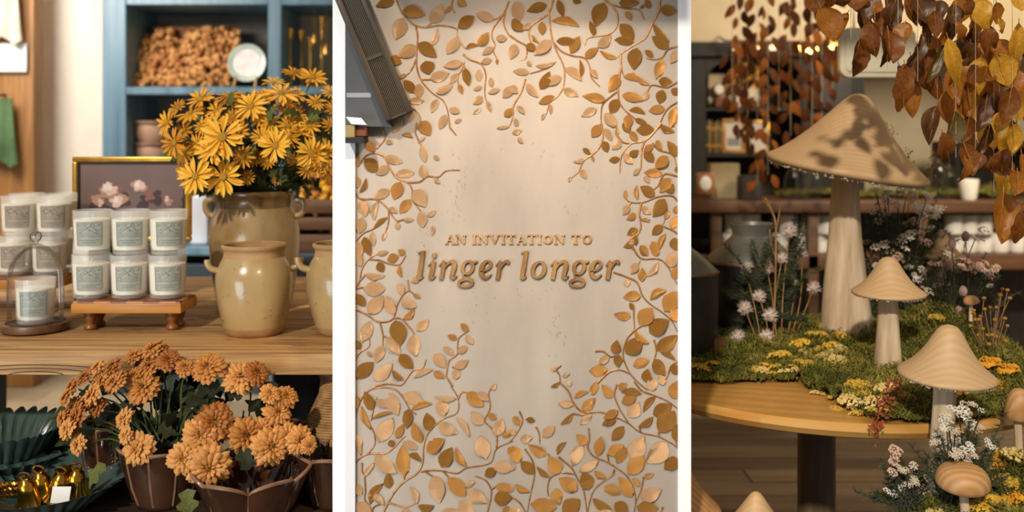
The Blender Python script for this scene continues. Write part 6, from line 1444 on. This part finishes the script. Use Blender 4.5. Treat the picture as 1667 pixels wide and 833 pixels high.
bgitem('cream_box', 'cream box beside the dark box on the back counter', 'box', 1157, 1204, 266, 326, CYb+.16, .1, mat('box_cream', '8E7E5C', rough=.7))
for i, (px, r, h) in enumerate([(1290, .04, .15), (1308, .036, .17), (1326, .04, .14), (1452, .045, .16), (1528, .04, .18), (1545, .034, .15)]):
    t = thing('glass_dome', ['clear glass dome nearest the dark box on the back counter', 'taller clear glass dome second from the dark box', 'clear glass dome just under the tall mushroom rim', 'clear glass dome behind the tall mushroom stem', 'tallest clear glass dome beside the white cup', 'slim clear glass dome between tallest dome and white cup'][i], 'cloche', Vector((P(px, 0, CYb+.1).x, CYb+.1, ctz)), 'glass domes on the back counter')
    obj('dome', MB().lathe([(r, 0), (r, h*.6), (r*.8, h*.85), (r*.4, h*.97), (0, h)], 24).mesh('dome', m_glass), t)
    obj('knob', MB().ball((0, 0, h+.012), .012, 12, 8).mesh('knob', m_glass), t)
o = obj('white_cup', MB().lathe([(0, 0), (.03, 0), (.036, .01), (.045, .08), (.046, .1), (.043, .1), (.04, .08), (0, .02)], 28).mesh('white_cup', m_cw), loc=Vector((P(1582, 0, CYb).x, CYb+.03, ctz))); tag(o, 'white cup standing on the back counter under hanging leaves', 'cup')
def cmoss(x, y): return .01+.05*abs(noise.noise((x*9, y*9, 2))) if (P(1345, 0, CYb).x < x < P(1700, 0, CYb).x or P(1290, 0, CYb).x < x < P(1345, 0, CYb).x) else -1
moss('dark moss garland with ochre blooms along the back counter', lambda x, y: cmoss(x, y) if abs(x-P(1582, 0, CYb).x) > .06 or y > CYb+.12 else -1, P(1290, 0, CYb).x, P(1700, 0, CYb).x, CYb+.12, CYb+.32, ctz, 5000, .02, 8, (.02, .05))
b = MB()
bb = thing('bronze_bowl', 'dark round bowl on the shelf beside the pier, under the oval frame', 'bowl', P(1140, 400, 4.5))
bb.location.z = csz
obj('bowl', MB().lathe([(0, .01), (.04, 0), (.09, .03), (.12, .075), (.115, .076), (.08, .035), (0, .02)], 36).mesh('bowl', m_iron), bb)
# string of bulbs under the header
m_bulb = mat('lit_bulb', 'FFC670', emit=14.); m_bulb2 = mat('faint_bulb', 'FFD9A8', emit=2.2)
cord_ = obj('bulb_cord', MB().tube([P(1170, 60, 5.19), P(1180, 66, 5.05), P(1230, 67, 5.05), P(1300, 68, 5.05), P(1375, 68, 5.05), P(1392, 60, 5.19)], .005, 6).mesh('bulb_cord', m_dark)); tag(cord_, 'dark cord from which the small lit bulbs hang', 'cord')
for i, (px, py, bright) in enumerate([(1194, 75, 0), (1209, 75, 0), (1216, 76, 0), (1223, 76, 0), (1233, 77, 0), (1256, 75, 0), (1262, 75, 0), (1270, 73, 0), (1302, 77, 1), (1314, 77, 2), (1321, 77, 3), (1328, 78, 2), (1346, 77, 1), (1354, 76, 1), (1362, 76, 1)]):
    t = thing('light_bulb', ['first', 'second', 'third', 'fourth', 'fifth', 'sixth', 'seventh', 'eighth', 'ninth', 'tenth', 'largest and brightest', 'twelfth', 'thirteenth', 'fourteenth', 'last'][i]+' bulb from the pier on the cord under the cream header', 'lamp', P(px, py, 5.05), 'lit bulbs on the cord')
    obj('glass_bulb', MB().ball((0, 0, -.008), .011 if bright < 3 else .018, 12, 8, 1.4).mesh('glass_bulb', m_bulb if bright else m_bulb2), t)
    obj('socket', MB().tube([(0, 0, .005), (0, 0, P(0, 67, 5.05).z-P(0, py, 5.05).z)], .007, 8).mesh('socket', m_gold), t)
lb = obj('pendant_lamp', MB().lathe([(.10, 0), (.105, .0), (.06, .02), (.01, .045), (0, .045), (.055, .016), (.10, 0)], 32).mesh('pendant_lamp', m_gold2), loc=P(1335, 74, 5.0)); tag(lb, 'shallow gold shade over the brightest bulbs', 'lamp')
o = obj('black_pillar', MB().box(P(1397, 0, 5.3).x, P(1415, 0, 5.3).x, 5.37, 5.45, 0, 2.6).mesh('black_pillar', m_case, smooth=False)); tag(o, 'slim black pillar against the cream back wall', 'pillar'); o['kind'] = 'thing'
# far shelves behind the leaf curtain
fs_ = thing('far_shelf_unit', 'dark shelf unit against the back wall behind the leaf curtain', 'shelf unit', (P(1640, 0, 5.6).x, 5.6, 0))
bx('back_panel', 1560, 1760, 230, 0, 5.9, .03, m_case, fs_, .0)
for px in (1560, 1760): bx('upright', px-4, px+4, 230, 0, 5.6, .33, m_case, fs_, .0)
for py in (232, 300, 360): bx('shelf', 1560, 1760, py, py+8, 5.6, .33, m_cnt, fs_)
